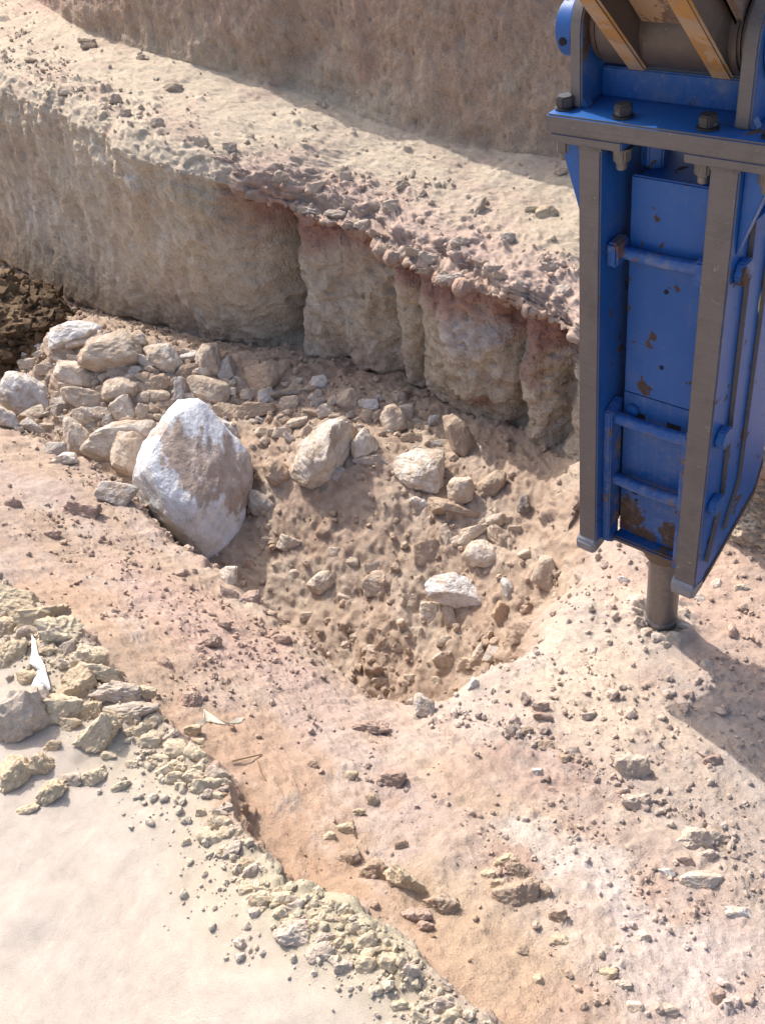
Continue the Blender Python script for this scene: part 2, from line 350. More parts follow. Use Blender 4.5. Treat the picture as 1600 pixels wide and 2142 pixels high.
COL = (cBank * mBank[:, :, None] + cLedge * mLedge[:, :, None] + cWall * mWall[:, :, None] + cPit * mPit[:, :, None] + cNear * mNear[:, :, None] + cSand * mSand[:, :, None]) / tot[:, :, None]
def patch(px, py, z, rad, col, st, stretch=1.0, ang=0.0, n_plane=None):
    global COL
    c = onz(px, py, z) if n_plane is None else ony(px, py, n_plane)
    dx, dy, dz = P[:, :, 0] - c[0], P[:, :, 1] - c[1], P[:, :, 2] - c[2]
    ca, sa = math.cos(ang), math.sin(ang); d1 = (ca * dx + sa * dy) / stretch; d2 = -sa * dx + ca * dy
    d = np.sqrt(d1 * d1 + d2 * d2 + dz * dz) / rad + .75 * nB[:, :, 0] + .7 * nC[:, :, 0] + .5 * fine
    w = (st * (1 - sstep(.45, 1.15, d)))[:, :, None]
    COL = mix(COL, col, w)
near_patches = ((1190, 1810, .2, .12, WHITE, .6, 1.9, .15), (1330, 1930, .3, .17, c3(.54, .465, .425), .6, 2.0, .15), (1540, 2080, .3, .3, c3(.50, .42, .385), .7, 1.5, 0),
                (950, 2010, .4, .16, c3(.42, .295, .205), .9, 2.2, .1), (640, 1740, .42, .16, c3(.40, .27, .185), .85, 2.2, .1), (560, 1560, .38, .2, c3(.41, .285, .205), .75, 2, .1),
                (60, 960, .1, .25, ORANGE, .8, 1.6, 0), (180, 1250, .35, .18, c3(.44, .305, .215), .7, 2.5, 0), (1080, 1560, .12, .16, c3(.38, .275, .23), .7, 2.2, -.2),
                (1000, 1500, .06, .2, PALE, .7, 1.4, 0), (1230, 1330, .02, .25, c3(.52, .44, .365), .75, 1.4, .6), (1000, 1900, .33, .2, c3(.42, .325, .235), .5, 1.8, .1),
                (450, 1290, .2, .25, c3(.46, .325, .27), .6, 2, 0), (420, 1100, .06, .2, c3(.50, .38, .315), .6, 2, 0), (1500, 1250, .02, .3, c3(.54, .38, .30), .6, 1.5, 0),
                (1213, 1180, .0, .05, WHITE, .9, 1.2, .8), (1385, 1300, .0, .13, c3(.54, .47, .41), .6, 1.0, .0), (1300, 1480, .03, .25, c3(.55, .44, .35), .6, 1.5, 0), (660, 1880, .56, .11, c3(.46, .41, .30), .8, 2.2, .1), (800, 1960, .56, .09, c3(.46, .41, .30), .7, 2.2, .1))
for p_ in near_patches: patch(*p_)
for (px, py, rad, col, st, stc) in ((1000, 700, .10, GREY, .8, 2.0), (960, 720, .14, c3(.52, .46, .43), .7, 1), (700, 540, .10, c3(.56, .50, .45), .7, 1), (760, 790, .2, c3(.42, .29, .22), .6, 1.5),
                                    (1010, 850, .07, RED, .75, 1.4), (1090, 770, .09, c3(.36, .22, .18), .8, 1), (560, 420, .12, c3(.42, .27, .205), .75, 2), (860, 780, .04, c3(.68, .6, .58), .9, .7),
                                    (250, 330, .22, c3(.60, .52, .43), .7, 3), (120, 420, .2, c3(.58, .49, .41), .6, 2), (470, 470, .12, c3(.64, .58, .51), .7, 1.5), (1130, 780, .06, c3(.46, .33, .22), .6, 1), (1185, 850, .05, c3(.56, .47, .42), .6, 1),
                                    (660, 600, .05, c3(.52, .38, .30), .6, .6)):
    patch(px, py, 0, rad, col, st, stc, 0, 3.0)
for (px, py, rad, col, st) in ((160, 30, .10, c3(.40, .13, .12), .55), (110, 40, .3, c3(.46, .30, .26), .6), (480, 150, .22, c3(.36, .27, .245), .5), (560, 165, .18, c3(.33, .27, .27), .5), (1000, 100, .5, c3(.46, .33, .25), .5), (1120, 240, .3, c3(.47, .355, .27), .5)):
    patch(px, py, 0, rad, col, st, 1, 0, 4.1)
for (px, py, rad, col, st) in ((20, 90, .35, c3(.47, .36, .26), .6), (220, 100, .3, c3(.54, .46, .35), .6), (1150, 390, .35, c3(.48, .40, .30), .6), (700, 260, .4, c3(.53, .45, .35), .6), (420, 200, .4, c3(.50, .43, .33), .5)):
    patch(px, py, .8, rad, col, st, 1.5, 0)
COL[segrow(1)] *= .90
COL = COL * c3(1.0, .985, .962)
COL *= (1 + .16 * fine + .08 * m3[:, :, 0])[:, :, None]
COL = np.clip(COL, .03, .85).astype(np.float32)

def sheet(name, r0, r1, mat):
    n = r1 - r0 + 1; co = P[r0:r1 + 1].reshape(-1, 3); col = COL[r0:r1 + 1].reshape(-1, 3)
    i = np.arange((n - 1) * NT).reshape(n - 1, NT)[:, :-1].ravel()
    f = np.stack([i, i + NT, i + NT + 1, i + 1], 1)
    if SHEET_FLIP: f = f[:, ::-1]
    return tag(mesh_np(name, co, f, col, mat), kind='structure')
_a, _b, _c = P[NV // 2, mid], P[NV // 2 + 1, mid], P[NV // 2, mid + 1]
SHEET_FLIP = np.dot(np.cross(_b - _a, _c - _a), nrm[NV // 2, mid]) < 0
first = {k: segrow(k)[0] for k in range(11)}
cuts = [('back_bank', 0, first[2], M_BANK), ('earth_ledge', first[2], first[4], M_EARTH), ('cut_bank', first[4], first[6], M_BANK), ('trench_floor', first[6], first[7], M_EARTH),
        ('near_slope', first[7], first[9], M_EARTH), ('sand_shelf', first[9], NV - 1, M_SAND)]
for nm, a, b, mt in cuts: sheet(nm, a, b, mt)

# coarse copy of the ground for finding where things stand
k1, k2 = np.arange(0, NV, 3), np.arange(0, NT, 3)
Q = P[np.ix_(k1, k2)]; q1, q2 = len(k1), len(k2)
ii = np.arange((q1 - 1) * q2).reshape(q1 - 1, q2)[:, :-1].ravel()
BV = BVHTree.FromPolygons([Vector(v) for v in Q.reshape(-1, 3)], np.stack([ii, ii + q2, ii + q2 + 1, ii + 1], 1).tolist())
def hit(px, py):
    h = BV.ray_cast(Vector(CP), Vector(ray(px, py)))
    return (np.array(h[0]), h[3]) if h[0] else (None, None)
# ------------------------------------------------------------------ hard-surface helpers (all coordinates are world coordinates; origin moves them into the parent)
def empty(name, loc):
    o = bpy.data.objects.new(name, None); o.location = loc; o.empty_display_size = .1; C.objects.link(o); return o
class Hard:
    def __init__(self): self.bm = bmesh.new()
    def prism(self, axis, pts, a0, a1, bev=.003, seg=2):
        """outline pts in the two other axes (x: (y,z); y: (x,z); z: (x,y)) extruded from a0 to a1"""
        t = bmesh.new()
        def mk(p, a): return {'x': (a, p[0], p[1]), 'y': (p[0], a, p[1]), 'z': (p[0], p[1], a)}[axis]
        v0 = [t.verts.new(mk(p, a0)) for p in pts]; v1 = [t.verts.new(mk(p, a1)) for p in pts]; n = len(pts)
        t.faces.new(v0); t.faces.new(v1[::-1])
        for i in range(n): t.faces.new((v0[i], v1[i], v1[(i + 1) % n], v0[(i + 1) % n]))
        bmesh.ops.recalc_face_normals(t, faces=t.faces)
        if bev: bmesh.ops.bevel(t, geom=[e for e in t.edges if e.is_manifold and e.calc_face_angle() > .5], offset=bev, segments=seg, affect='EDGES', clamp_overlap=True)
        self._add(t); return self
    def box(self, x0, x1, y0, y1, z0, z1, bev=.003): return self.prism('z', [(x0, y0), (x1, y0), (x1, y1), (x0, y1)], z0, z1, bev)
    def cyl(self, axis, c, r, a0, a1, n=28, bev=.003, r2=None):
        t = bmesh.new(); d = a1 - a0
        bmesh.ops.create_cone(t, cap_ends=True, segments=n, radius1=r, radius2=r if r2 is None else r2, depth=abs(d))
        m = {'z': Matrix.Identity(4), 'x': Matrix.Rotation(math.pi / 2, 4, 'Y'), 'y': Matrix.Rotation(-math.pi / 2, 4, 'X')}[axis]
        mid = (a0 + a1) / 2
        loc = {'x': (mid, c[0], c[1]), 'y': (c[0], mid, c[1]), 'z': (c[0], c[1], mid)}[axis]
        bmesh.ops.transform(t, matrix=Matrix.Translation(loc) @ m, verts=t.verts)
        if bev: bmesh.ops.bevel(t, geom=[e for e in t.edges if e.is_manifold and e.calc_face_angle() > .8], offset=bev, segments=2, affect='EDGES', clamp_overlap=True)
        self._add(t); return self
    def tube(self, p0, p1, r, n=16, bulge=None):
        t = bmesh.new(); p0, p1 = Vector(p0), Vector(p1); L = (p1 - p0).length
        bmesh.ops.create_cone(t, cap_ends=True, segments=n, radius1=r, radius2=r, depth=L)
        q = (p1 - p0).to_track_quat('Z', 'Y').to_matrix().to_4x4()
        bmesh.ops.transform(t, matrix=Matrix.Translation((p0 + p1) / 2) @ q, verts=t.verts); self._add(t); return self
    def _add(self, t):
        me = bpy.data.meshes.new('_'); t.to_mesh(me); t.free(); self.bm.from_mesh(me); bpy.data.meshes.remove(me)
    def build(self, name, mats, parent=None, origin=None, rule=None, smooth=35):
        if not isinstance(mats, (list, tuple)): mats = [mats]
        me = bpy.data.meshes.new(name)
        org = Vector(origin) if origin is not None else (parent.matrix_world_origin if False else Vector(ORG))
        bmesh.ops.translate(self.bm, verts=self.bm.verts, vec=-org)
        if rule:
            for f in self.bm.faces: f.material_index = rule(f.normal, f.calc_center_median() + org)
        for f in self.bm.faces: f.smooth = True
        for e in self.bm.edges:
            if e.is_manifold and e.calc_face_angle() > math.radians(smooth): e.smooth = False
        self.bm.to_mesh(me); self.bm.free()
        for m in mats: me.materials.append(m)
        o = bpy.data.objects.new(name, me); C.objects.link(o)
        if parent is not None: o.parent = parent
        else: o.location = org
        return o
ORG = (0, 0, 0)
# ---- machine materials
def paint_mat(name, base, chip=0.62, dust=0.25, rough=.42, rustcol=(.075, .04, .025), scl=7.0, rust2=(.14, .065, .038), spots=()):
    m, nt, b = nodes(name); tc = nt.nodes.new('ShaderNodeTexCoord').outputs['Object']
    n1 = noise(nt, scl, 5, .62, tc, .3); n2 = noise(nt, 60, 4, .7, tc); n3 = noise(nt, 2.2, 3, .5, tc); n4 = noise(nt, 330, 2, .6, tc)
    c = mixc(nt, ramp(nt, n3, (.3, 0.0), (.75, 1.0)), base, tuple(min(1, v * 1.25 + .012) for v in base))
    mk = N(nt, 'ShaderNodeMath', operation='MULTIPLY_ADD'); nt.links.new(n2, mk.inputs[0]); mk.inputs[1].default_value = .16; nt.links.new(n1, mk.inputs[2])
    chipf = ramp(nt, mk.outputs[0], (chip + .08, 0.0), (chip + .095, 1.0))
    for sp_ in spots:
        vd = N(nt, 'ShaderNodeVectorMath', operation='DISTANCE'); nt.links.new(tc, vd.inputs[0]); vd.inputs[1].default_value = sp_[:3]
        ad = N(nt, 'ShaderNodeMath', operation='MULTIPLY_ADD'); nt.links.new(n2, ad.inputs[0]); ad.inputs[1].default_value = sp_[3] * 1.5; nt.links.new(vd.outputs['Value'], ad.inputs[2])
        sf = ramp(nt, ad.outputs[0], (sp_[3] * 1.55, 1.0), (sp_[3] * 1.75, 0.0))
        mx = N(nt, 'ShaderNodeMath', operation='MAXIMUM'); nt.links.new(chipf, mx.inputs[0]); nt.links.new(sf, mx.inputs[1]); chipf = mx.outputs[0]
    c = mixc(nt, chipf, c, mixc(nt, n2, rustcol, rust2))
    ms = nt.nodes.new('ShaderNodeMapping'); nt.links.new(tc, ms.inputs[0]); ms.inputs['Scale'].default_value = (38, 38, 2.2)
    n5 = noise(nt, 1.0, 4, .65, ms.outputs[0]); c = mixc(nt, ramp(nt, n5, (.52, 0.0), (.78, dust * 1.1)), c, (.16, .17, .20))
    n6 = noise(nt, 9, 6, .75, tc); c = mixc(nt, ramp(nt, n6, (.50, 0.0), (.78, dust * 1.3)), c, (.24, .23, .20))
    c = mixc(nt, ramp(nt, n2, (.55, 0.0), (.80, dust)), c, (.38, .31, .26))
    c = mixc(nt, ramp(nt, n4, (.70, 0.0), (.74, dust * 1.6)), c, (.55, .47, .40))
    nt.links.new(c, b.inputs['Base Color'])
    r = mixc(nt, chipf, (rough,) * 3, (.85,) * 3); nt.links.new(r, b.inputs['Roughness'])
    b.inputs['Specular IOR Level'].default_value = .4
    bump(nt, b, n2, .08, .003); return m
M_BLUE = paint_mat('blue_paint', (.003, .070, .262), chip=.62, dust=.10, scl=15, rustcol=(.05, .028, .02), rust2=(.085, .045, .032))
M_BLUEW = paint_mat('worn_blue_paint', (.004, .070, .25), chip=.61, dust=.3, rustcol=(.045, .026, .018), rust2=(.10, .05, .032))
M_BLUER = paint_mat('rubbed_blue_paint', (.008, .068, .25), chip=.58, dust=.45, rustcol=(.11, .075, .085), rust2=(.14, .085, .075), scl=13)
def steel_mat(name, c0, c1, rough=.5, metal=.75, stripes=True):
    m, nt, b = nodes(name); tco = nt.nodes.new('ShaderNodeTexCoord').outputs['Object']
    mp = nt.nodes.new('ShaderNodeMapping'); nt.links.new(tco, mp.inputs[0]); mp.inputs['Scale'].default_value = (4, 30, 260) if stripes else (60, 60, 60)
    n1 = noise(nt, 1.0, 3, .6, mp.outputs[0]); n2 = noise(nt, 4.5, 4, .6, tco); n3 = noise(nt, 140, 3, .6, tco)
    c = mixc(nt, n2, c0, c1); c = mixc(nt, ramp(nt, n1, (.35, 0.0), (.75, .35)), c, tuple(v * 1.25 for v in c1)); c = mixc(nt, ramp(nt, n3, (.58, 0.0), (.74, .6)), c, (.14, .088, .066)); n7 = noise(nt, 17, 5, .7, tco); c = mixc(nt, ramp(nt, n7, (.50, 0.0), (.72, .5)), c, tuple(v * .62 for v in c0)); n8 = noise(nt, 34, 4, .7, tco); c = mixc(nt, ramp(nt, n8, (.64, 0.0), (.70, .45)), c, (.34, .31, .29))
    nt.links.new(c, b.inputs['Base Color']); b.inputs['Metallic'].default_value = metal; b.inputs['Roughness'].default_value = rough
    bump(nt, b, n1, .12, .001); return m
M_STEEL = steel_mat('sawn_steel_edge', (.115, .103, .10), (.155, .137, .13), .6, .3)
M_WORN = steel_mat('worn_bright_steel', (.13, .13, .145), (.26, .26, .28), .5, .4, False)
M_CHISEL = steel_mat('chisel_steel', (.12, .107, .103), (.20, .178, .17), .42, .55, False)
M_BOLT = steel_mat('black_bolt_steel', (.022, .023, .027), (.06, .058, .06), .42, .5, False)
M_NUT = steel_mat('dusty_nut_steel', (.11, .095, .085), (.19, .165, .145), .6, .4, False)
M_RUSTY = steel_mat('rust_brown_steel', (.085, .055, .042), (.13, .085, .065), .7, .2, False)
M_BOSS = steel_mat('greasy_dark_steel', (.05, .04, .035), (.13, .10, .085), .5, .3, False)
M_YEL = paint_mat('worn_yellow_paint', (.28, .145, .034), chip=.47, dust=.6, rustcol=(.36, .235, .14), rust2=(.30, .20, .125), scl=11)
M_TAN = paint_mat('dusty_cast_steel', (.26, .165, .09), chip=.52, dust=.5, rustcol=(.13, .085, .058), scl=6, rough=.7)
M_HOLE, _nt, _b = nodes('hole_dark'); _b.inputs['Base Color'].default_value = (.008, .008, .010, 1); _b.inputs['Roughness'].default_value = .9
M_LOGO, _nt, _b = nodes('logo_yellow'); _b.inputs['Base Color'].default_value = (.52, .50, .22, 1)
M_LOGOW, _nt, _b = nodes('logo_pale'); _b.inputs['Base Color'].default_value = (.34, .42, .55, 1)
front = lambda n, c: 1 if n.y < -.8 else 0

# ------------------------------------------------------------------ hydraulic breaker
ORG = (-1.0, 2.135, 0.0)
hb = empty('hydraulic_breaker', ORG)
tag(hb, 'blue hydraulic breaker hanging upright with its chisel on the ground', 'breaker')
XL0, XL1, XR0, XR1, YF, YBK = -1.187, -1.128, -.866, -.800, 1.913, 2.300
def side_outline(zf): return [(YF, zf), (YF, 1.700), (YBK, 1.700), (YBK, .66), (2.27, .57), (YF + .03, zf - .004)]
lp = Hard().prism('x', side_outline(.462), XL0, XL1, .004).build('side_plate', [M_BLUE, M_STEEL], hb, rule=front)
rp = Hard().prism('x', side_outline(.444), XR0, XR1, .004).build('side_plate', [M_BLUE, M_STEEL], hb, rule=front)
for x0, x1, zf, pl in ((XL0, XL1, .462, lp), (XR0, XR1, .444, rp)):      # worn toe at the foot of each plate
    toe = Hard().prism('x', [(YF - .012, zf - .028), (YF - .012, zf + .012), (YF + .010, zf + .030), (YF + .07, zf + .010), (YF + .05, zf - .020)], x0 - .006, x1 + .002, .007, 3).build('toe', M_WORN, pl)
    Hard().prism('x', [(YF + .05, zf - .006), (2.272, .562), (YBK + .004, .652), (YBK + .004, .676), (2.262, .582), (YF + .05, zf + .014)], x0 - .003, x1 + .004, .002).build('bottom_edge', M_RUSTY, pl)
# raised layers on the outer face of the right plate, with bare edges
lay = [M_BLUE, M_NUT]
Hard().prism('x', [(1.999, 1.56), (2.26, 1.56), (2.26, .70), (2.235, .63), (1.955, .535), (2.012, .735)], XR1 + .001, XR1 + .014, .001).build('outer_web', lay, rp, rule=lambda n, c: 1 if (n.y < -.6 and abs(n.x) < .5) else 0)
Hard().prism('x', [(2.075, 1.48), (2.22, 1.48), (2.22, .80), (2.20, .70), (2.02, .62), (2.085, .76)], XR1 + .015, XR1 + .026, .001).build('outer_web', lay, rp, rule=lambda n, c: 1 if (n.y < -.6 and abs(n.x) < .5) else 0)
Hard().prism('x', [(1.999, 1.56), (2.26, 1.56), (2.26, .70), (2.235, .63), (1.955, .535), (2.012, .735)], XL0 - .026, XL0 - .001, .002).build('outer_web', M_BLUE, lp)
for px, py in ((1555, 555), (1507, 908), (1493, 1045)):                   # flat heads of the tie bolts on the outer face
    z = onx(px, py, XR1)[2]
    Hard().cyl('x', (1.963, z), .034, XR1 + .001, XR1 + .024, 6, .004).build('tie_bolt_head', [M_BLUEW], rp)
Hard().cyl('x', (1.975, .60), .010, XR1 - .004, XR1 + .0015, 14, 0).build('hole', M_HOLE, rp)
# gussets between the plates and the head plate
for x0, x1 in ((-.799, -.735), (-1.188, -1.252)):
    Hard().prism('y', [(x0, 1.699), (x1, 1.699), (x0, 1.50)], 1.935, 1.965, .002).build('gusset', [M_BLUE], hb)
    Hard().prism('y', [(x0, 1.699), (x1, 1.699), (x0, 1.50)], 2.22, 2.25, .002).build('gusset', [M_BLUE], hb)
# flange on the bracket, in two halves with the middle open, then the head plate of the adapter
for x0, x1, sl_ in ((-1.262, -1.075, 1), (-.926, -.728, -1)):
    pts = [(x0, 1.7015), (x1, 1.7015), (x1, 1.7235), (x0, 1.7235)]
    Hard().prism('y', pts, 1.909, 2.34, .003).build('bracket_flange', [M_BLUE, M_STEEL], hb, rule=front)
hp = Hard().box(-1.268, -.722, 1.905, 2.345, 1.7245, 1.767, .004).build('head_plate', [M_BLUE, M_STEEL], hb, rule=front)
rgw = random.Random(3)
for x0, x1 in ((XL0, XL1), (XR0, XR1)):
    wdm = Hard(); k = 14
    for i in range(k): wdm.tube((mix(x0, x1, (i + .1) / k), YF + .004, 1.6995 + rgw.uniform(-.001, .001)), (mix(x0, x1, (i + 1.1) / k), YF + .004, 1.6995 + rgw.uniform(-.001, .001)), .0055 + rgw.uniform(0, .0015), 8)
    wdm.build('weld_bead', [M_NUT], hb)
# adapter lugs
def lug_outline(yc, zc, r, y0, y1):
    pts = [(y0, 1.7675)]
    for k in range(0, 13):
        a = math.pi - k * math.pi / 12; pts.append((yc + r * math.cos(a) * 1.0, zc + r * math.sin(a)))
    pts.append((y1, 1.7675)); return pts
for x0, x1 in ((-1.236, -1.206), (-.842, -.808)):
    lg = Hard().prism('x', lug_outline(2.065, 1.925, .108, 1.957, 2.19), x0, x1, .004).build('lug', [M_BLUEW, M_STEEL], hb, rule=lambda n, c: 1 if (n.y < -.35 and abs(n.x) < .5) else 0)
    Hard().prism('y', [(x0 - .006, 1.7672), (x1 + .014, 1.7672), (x1, 1.79), (x0, 1.79)], 1.962, 1.99, .003).build('weld', M_BLUEW, lg)
    xo, s_ = (x0, -1) if x0 < -1 else (x1, 1)
    Hard().cyl('x', (2.065, 1.925), .088, xo + s_ * .001, xo + s_ * .014, 32, .003).build('boss_ring', [M_BLUE], lg)
pin = Hard().cyl('x', (2.065, 1.925), .042, -1.245, -.80, 32, .002).build('pin', [M_BOSS], hb)
pc = Hard().cyl('x', (2.06, 1.912), .066, -1.302, -1.2515, 36, .008).build('pin_cap', [M_BLUE], hb)
Hard().cyl('y', (-1.278, 1.895), .009, 1.9925, 2.01, 14, 0).build('pin_hole', M_HOLE, pc)
Hard().prism('x', [(2.12, 1.768), (2.12, 1.85), (2.30, 1.768)], -1.26, -1.2365, .002).build('lug_brace', [M_BLUE], hb)
Hard().prism('x', [(2.12, 1.768), (2.12, 1.85), (2.30, 1.768)], -.807, -.785, .002).build('lug_brace', [M_BLUE], hb)
Hard().box(-1.2055, -.8425, 2.045, 2.085, 1.7675, 1.834, .003).build('cross_web', [M_BLUEW], hb)
# bolts through the head plate
def bolt(x, y, zt, zb, rot):
    h = Hard(); h.cyl('z', (x, y), .0215, zt + .004, zt + .030, 6, .003); h.cyl('z', (x, y), .024, zt + .0005, zt + .005, 20, .001)
    bm = h.bm; bmesh.ops.rotate(bm, verts=bm.verts, cent=(x, y, 0), matrix=Matrix.Rotation(rot, 3, 'Z'))
    b = h.build('bolt', [M_BOLT], hb)
    n = Hard().cyl('z', (x, y), .0225, zb - .034, zb - .001, 6, .004); n.cyl('z', (x, y), .013, zb - .052, zb - .030, 14, .002); n.cyl('z', (x, y), .026, zb - .006, zb - .0005, 20, .001)
    bmesh.ops.rotate(n.bm, verts=n.bm.verts, cent=(x, y, 0), matrix=Matrix.Rotation(rot + .4, 3, 'Z'))
    n.build('nut', [M_NUT], b)
for i, (bx, by) in enumerate(((-1.243, 1.948), (-1.092, 1.944), (-.893, 1.944), (-.752, 1.944), (-1.243, 2.30), (-1.092, 2.30), (-.893, 2.30), (-.752, 2.30))):
    bolt(bx, by, 1.767, 1.7015, .3 + 1.1 * i)
# the breaker body between the plates
BX0, BX1, BY = -1.098, -.882, 2.002
M_HEAD = paint_mat('rusty_front_head_paint', (.004, .070, .25), chip=.67, dust=.25, rustcol=(.045, .027, .02), rust2=(.09, .05, .034), spots=((-.085, -.127, .55, .075), (.085, -.127, .53, .06), (-.02, -.127, .485, .05)))
body = Hard().box(BX0, BX1, BY, 2.25, 1.00, 1.612, .004).build('body', [M_BLUE], hb)
low = Hard().box(-1.1024, -.8926, BY + .006, 2.245, .475, .9985, .004).build('front_head', [M_HEAD], hb)
for (px, py, r) in ((1393, 611, .0065), (1383, 769, .0065)):
    p = ony(px, py, BY); Hard().cyl('y', (p[0], p[2]), r, BY - .0012, BY + .004, 14, 0).build('hole', M_HOLE, body)
for (px, py, r) in ((1328, 1027, .013), (1414, 1054, .013), (1330, 1046, .005), (1415, 1072, .005), (1317, 1000, .005)):
    p = ony(px, py, BY + .006); Hard().cyl('y', (p[0], p[2]), r, BY + .0048, BY + .010, 16, 0).build('hole', M_HOLE, low)
for (px, py, w_) in ((1330, 872, .055), (1408, 898, .040)):                # slots beside the retaining pins
    p = ony(px, py, BY + .006); Hard().box(p[0] - w_ / 2, p[0] + w_ / 2, BY + .0045, BY + .010, p[2] - .016, p[2] + .016, 0).build('slot', M_HOLE, low)
p = ony(1322, 862, BY); Hard().cyl('y', (p[0], p[2] + .005), .019, BY - .004, BY + .0044, 18, .003).build('retaining_pin', [M_BLUE], low)
for xx in (-1.078, -.93):
    Hard().cyl('z', (xx, 2.075), .034, 1.6125, 1.69, 6, .004).build('through_bolt_nut', [M_BLUE], hb)
# tie rods in front of the body with their clamps
for i, z in enumerate((1.428, .925, .705)):
    rod = Hard(); zr = z
    n_ = 10
    for k in range(n_):
        a, b2 = k / n_, (k + 1) / n_; f = lambda q: zr - .006 * math.sin(math.pi * q)
        rod.tube((mix(-1.127, -.867, a), 1.978, f(a)), (mix(-1.127, -.867, b2), 1.978, f(b2)), .0165 if i == 0 else .0185, 18)
    ro = rod.build('tie_rod', [M_BLUER], hb)
for x0, x1, zz in ((-1.1275, -1.096, 1.43), (-.899, -.8665, 1.43)):
    Hard().box(x0, x1, 1.940, 2.0015, zz - .032, zz + .032, .006).build('rod_clamp', [M_BLUER], hb)
for x0, x1 in ((-1.1275, -1.103), (-.892, -.8665)):
    Hard().prism('x', [(1.945, .955), (2.0065, .975), (2.0065, .452), (1.98, .440), (1.945, .470)], x0, x1, .004).build('guide_bar', [M_BLUER], hb)
# foot of the front head, bushing and chisel
Hard().box(-1.104, -.890, 1.972, 2.26, .452, .4745, .006).build('bottom_plate', [M_BLUEW, M_RUSTY], hb, rule=lambda n, c: 1 if n.z < -.5 or n.y < -.7 else 0)
Hard().cyl('z', (-1.0, 2.135), .066, .318, .4515, 40, .006, r2=.118).build('bushing', [M_RUSTY], hb)
ch = Hard().cyl('z', (-1.0, 2.135), .0525, -.12, .43, 48, .002).build('chisel', [M_CHISEL], hb)
Hard().cyl('z', (-1.0, 2.135), .0535, .012, .034, 48, .003).build('worn_ring', [M_WORN], ch)
# emblem on the outer web, cut by the picture's edge: a yellow ring, pale strokes
XE = XR1 + .0145
def arc(yc, zc, ry, rz, a0, a1, w, n=18):
    o = []; i = []
    for k in range(n + 1):
        a = math.radians(a0 + (a1 - a0) * k / n)
        o.append((yc + (ry + w) * math.cos(a), zc + (rz + w) * math.sin(a))); i.append((yc + ry * math.cos(a), zc + rz * math.sin(a)))
    return o + i[::-1]
em = Hard(); YE = onx(1583, 652, XE)[1] + .052 - 2.066
for k in range(28):
    em.prism('x', arc(2.066 + YE, 1.315, .046, .046, k * 9, k * 9 + 9, .006, 1), XE, XE + .0012, 0)
emb = em.build('emblem_ring', [M_LOGO], rp)
el = Hard()
for (y0, z0, y1, z1) in ((2.035, 1.290, 2.047, 1.328), (2.047, 1.328, 2.056, 1.306), (2.056, 1.306, 2.066, 1.336), (2.068, 1.298, 2.074, 1.338), (2.074, 1.338, 2.088, 1.330), (2.071, 1.318, 2.086, 1.314)):
    y0 += YE; y1 += YE
    d = Vector((y1 - y0, z1 - z0)).normalized() * .002; nx_, nz_ = -d.y, d.x
    el.prism('x', [(y0 - nx_, z0 - nz_), (y1 - nx_, z1 - nz_), (y1 + nx_, z1 + nz_), (y0 + nx_, z0 + nz_)], XE, XE + .0012, 0)
el.build('emblem_letter', [M_LOGOW], rp)

# ------------------------------------------------------------------ excavator stick
ORG = (-1.02, 2.07, 1.93)
ex = empty('excavator_stick', ORG)
tag(ex, 'worn yellow excavator stick end pinned into the top of the blue breaker', 'excavator arm')
u_, w_ = (-.72, .694), (.694, .72)
def sp(a, b, base=(2.005, 1.853)): return (base[0] + u_[0] * a + w_[0] * b, base[1] + u_[1] * a + w_[1] * b)
boss = Hard().cyl('x', (2.07, 1.932), .094, -1.188, -.858, 48, .006).build('end_boss', [M_BOSS], ex)
for x0, x1 in ((-1.2045, -1.1885), (-.8575, -.8435)):
    Hard().cyl('x', (2.07, 1.930), .086, x0, x1, 40, .003).build('shim_ring', [M_RUSTY], ex)
for x0, x1 in ((-1.125, -1.078), (-.930, -.880)):
    rb = Hard().prism('x', [sp(-.02, .0), sp(1.9, -.02), sp(1.9, .30), sp(.05, .20)], x0, x1, .005, 3).build('rib', [M_YEL, M_BOSS], ex, rule=lambda n, c: 1 if abs(n.x) > .8 else 0)
wb = Hard()
wb.prism('x', [sp(.055, .055), sp(1.9, .05), sp(1.9, .26), sp(.02, .16)], -1.0775, -.9305, .004)
wb.build('web', [M_TAN], ex)
Hard().prism('x', [sp(.03, .06), sp(1.9, .03), sp(1.9, .26), sp(.02, .16)], -.8795, -.858, .012, 3).build('cheek', [M_TAN], ex)
Hard().prism('x', [sp(.06, .06), sp(1.9, .03), sp(1.9, .26), sp(.02, .16)], -1.16, -1.1255, .010, 3).build('cheek', [M_TAN], ex)
Hard().tube((-1.0, 2.42, 1.96), (-.2, 2.30, 2.02), .05, 24).build('link_pin', [M_BOSS], ex)
Hard().prism('x', [(2.36, 1.90), (2.48, 1.90), (2.30, 2.6), (2.18, 2.6)], -.95, -.90, .01).build('link_arm', [M_BOSS], ex)

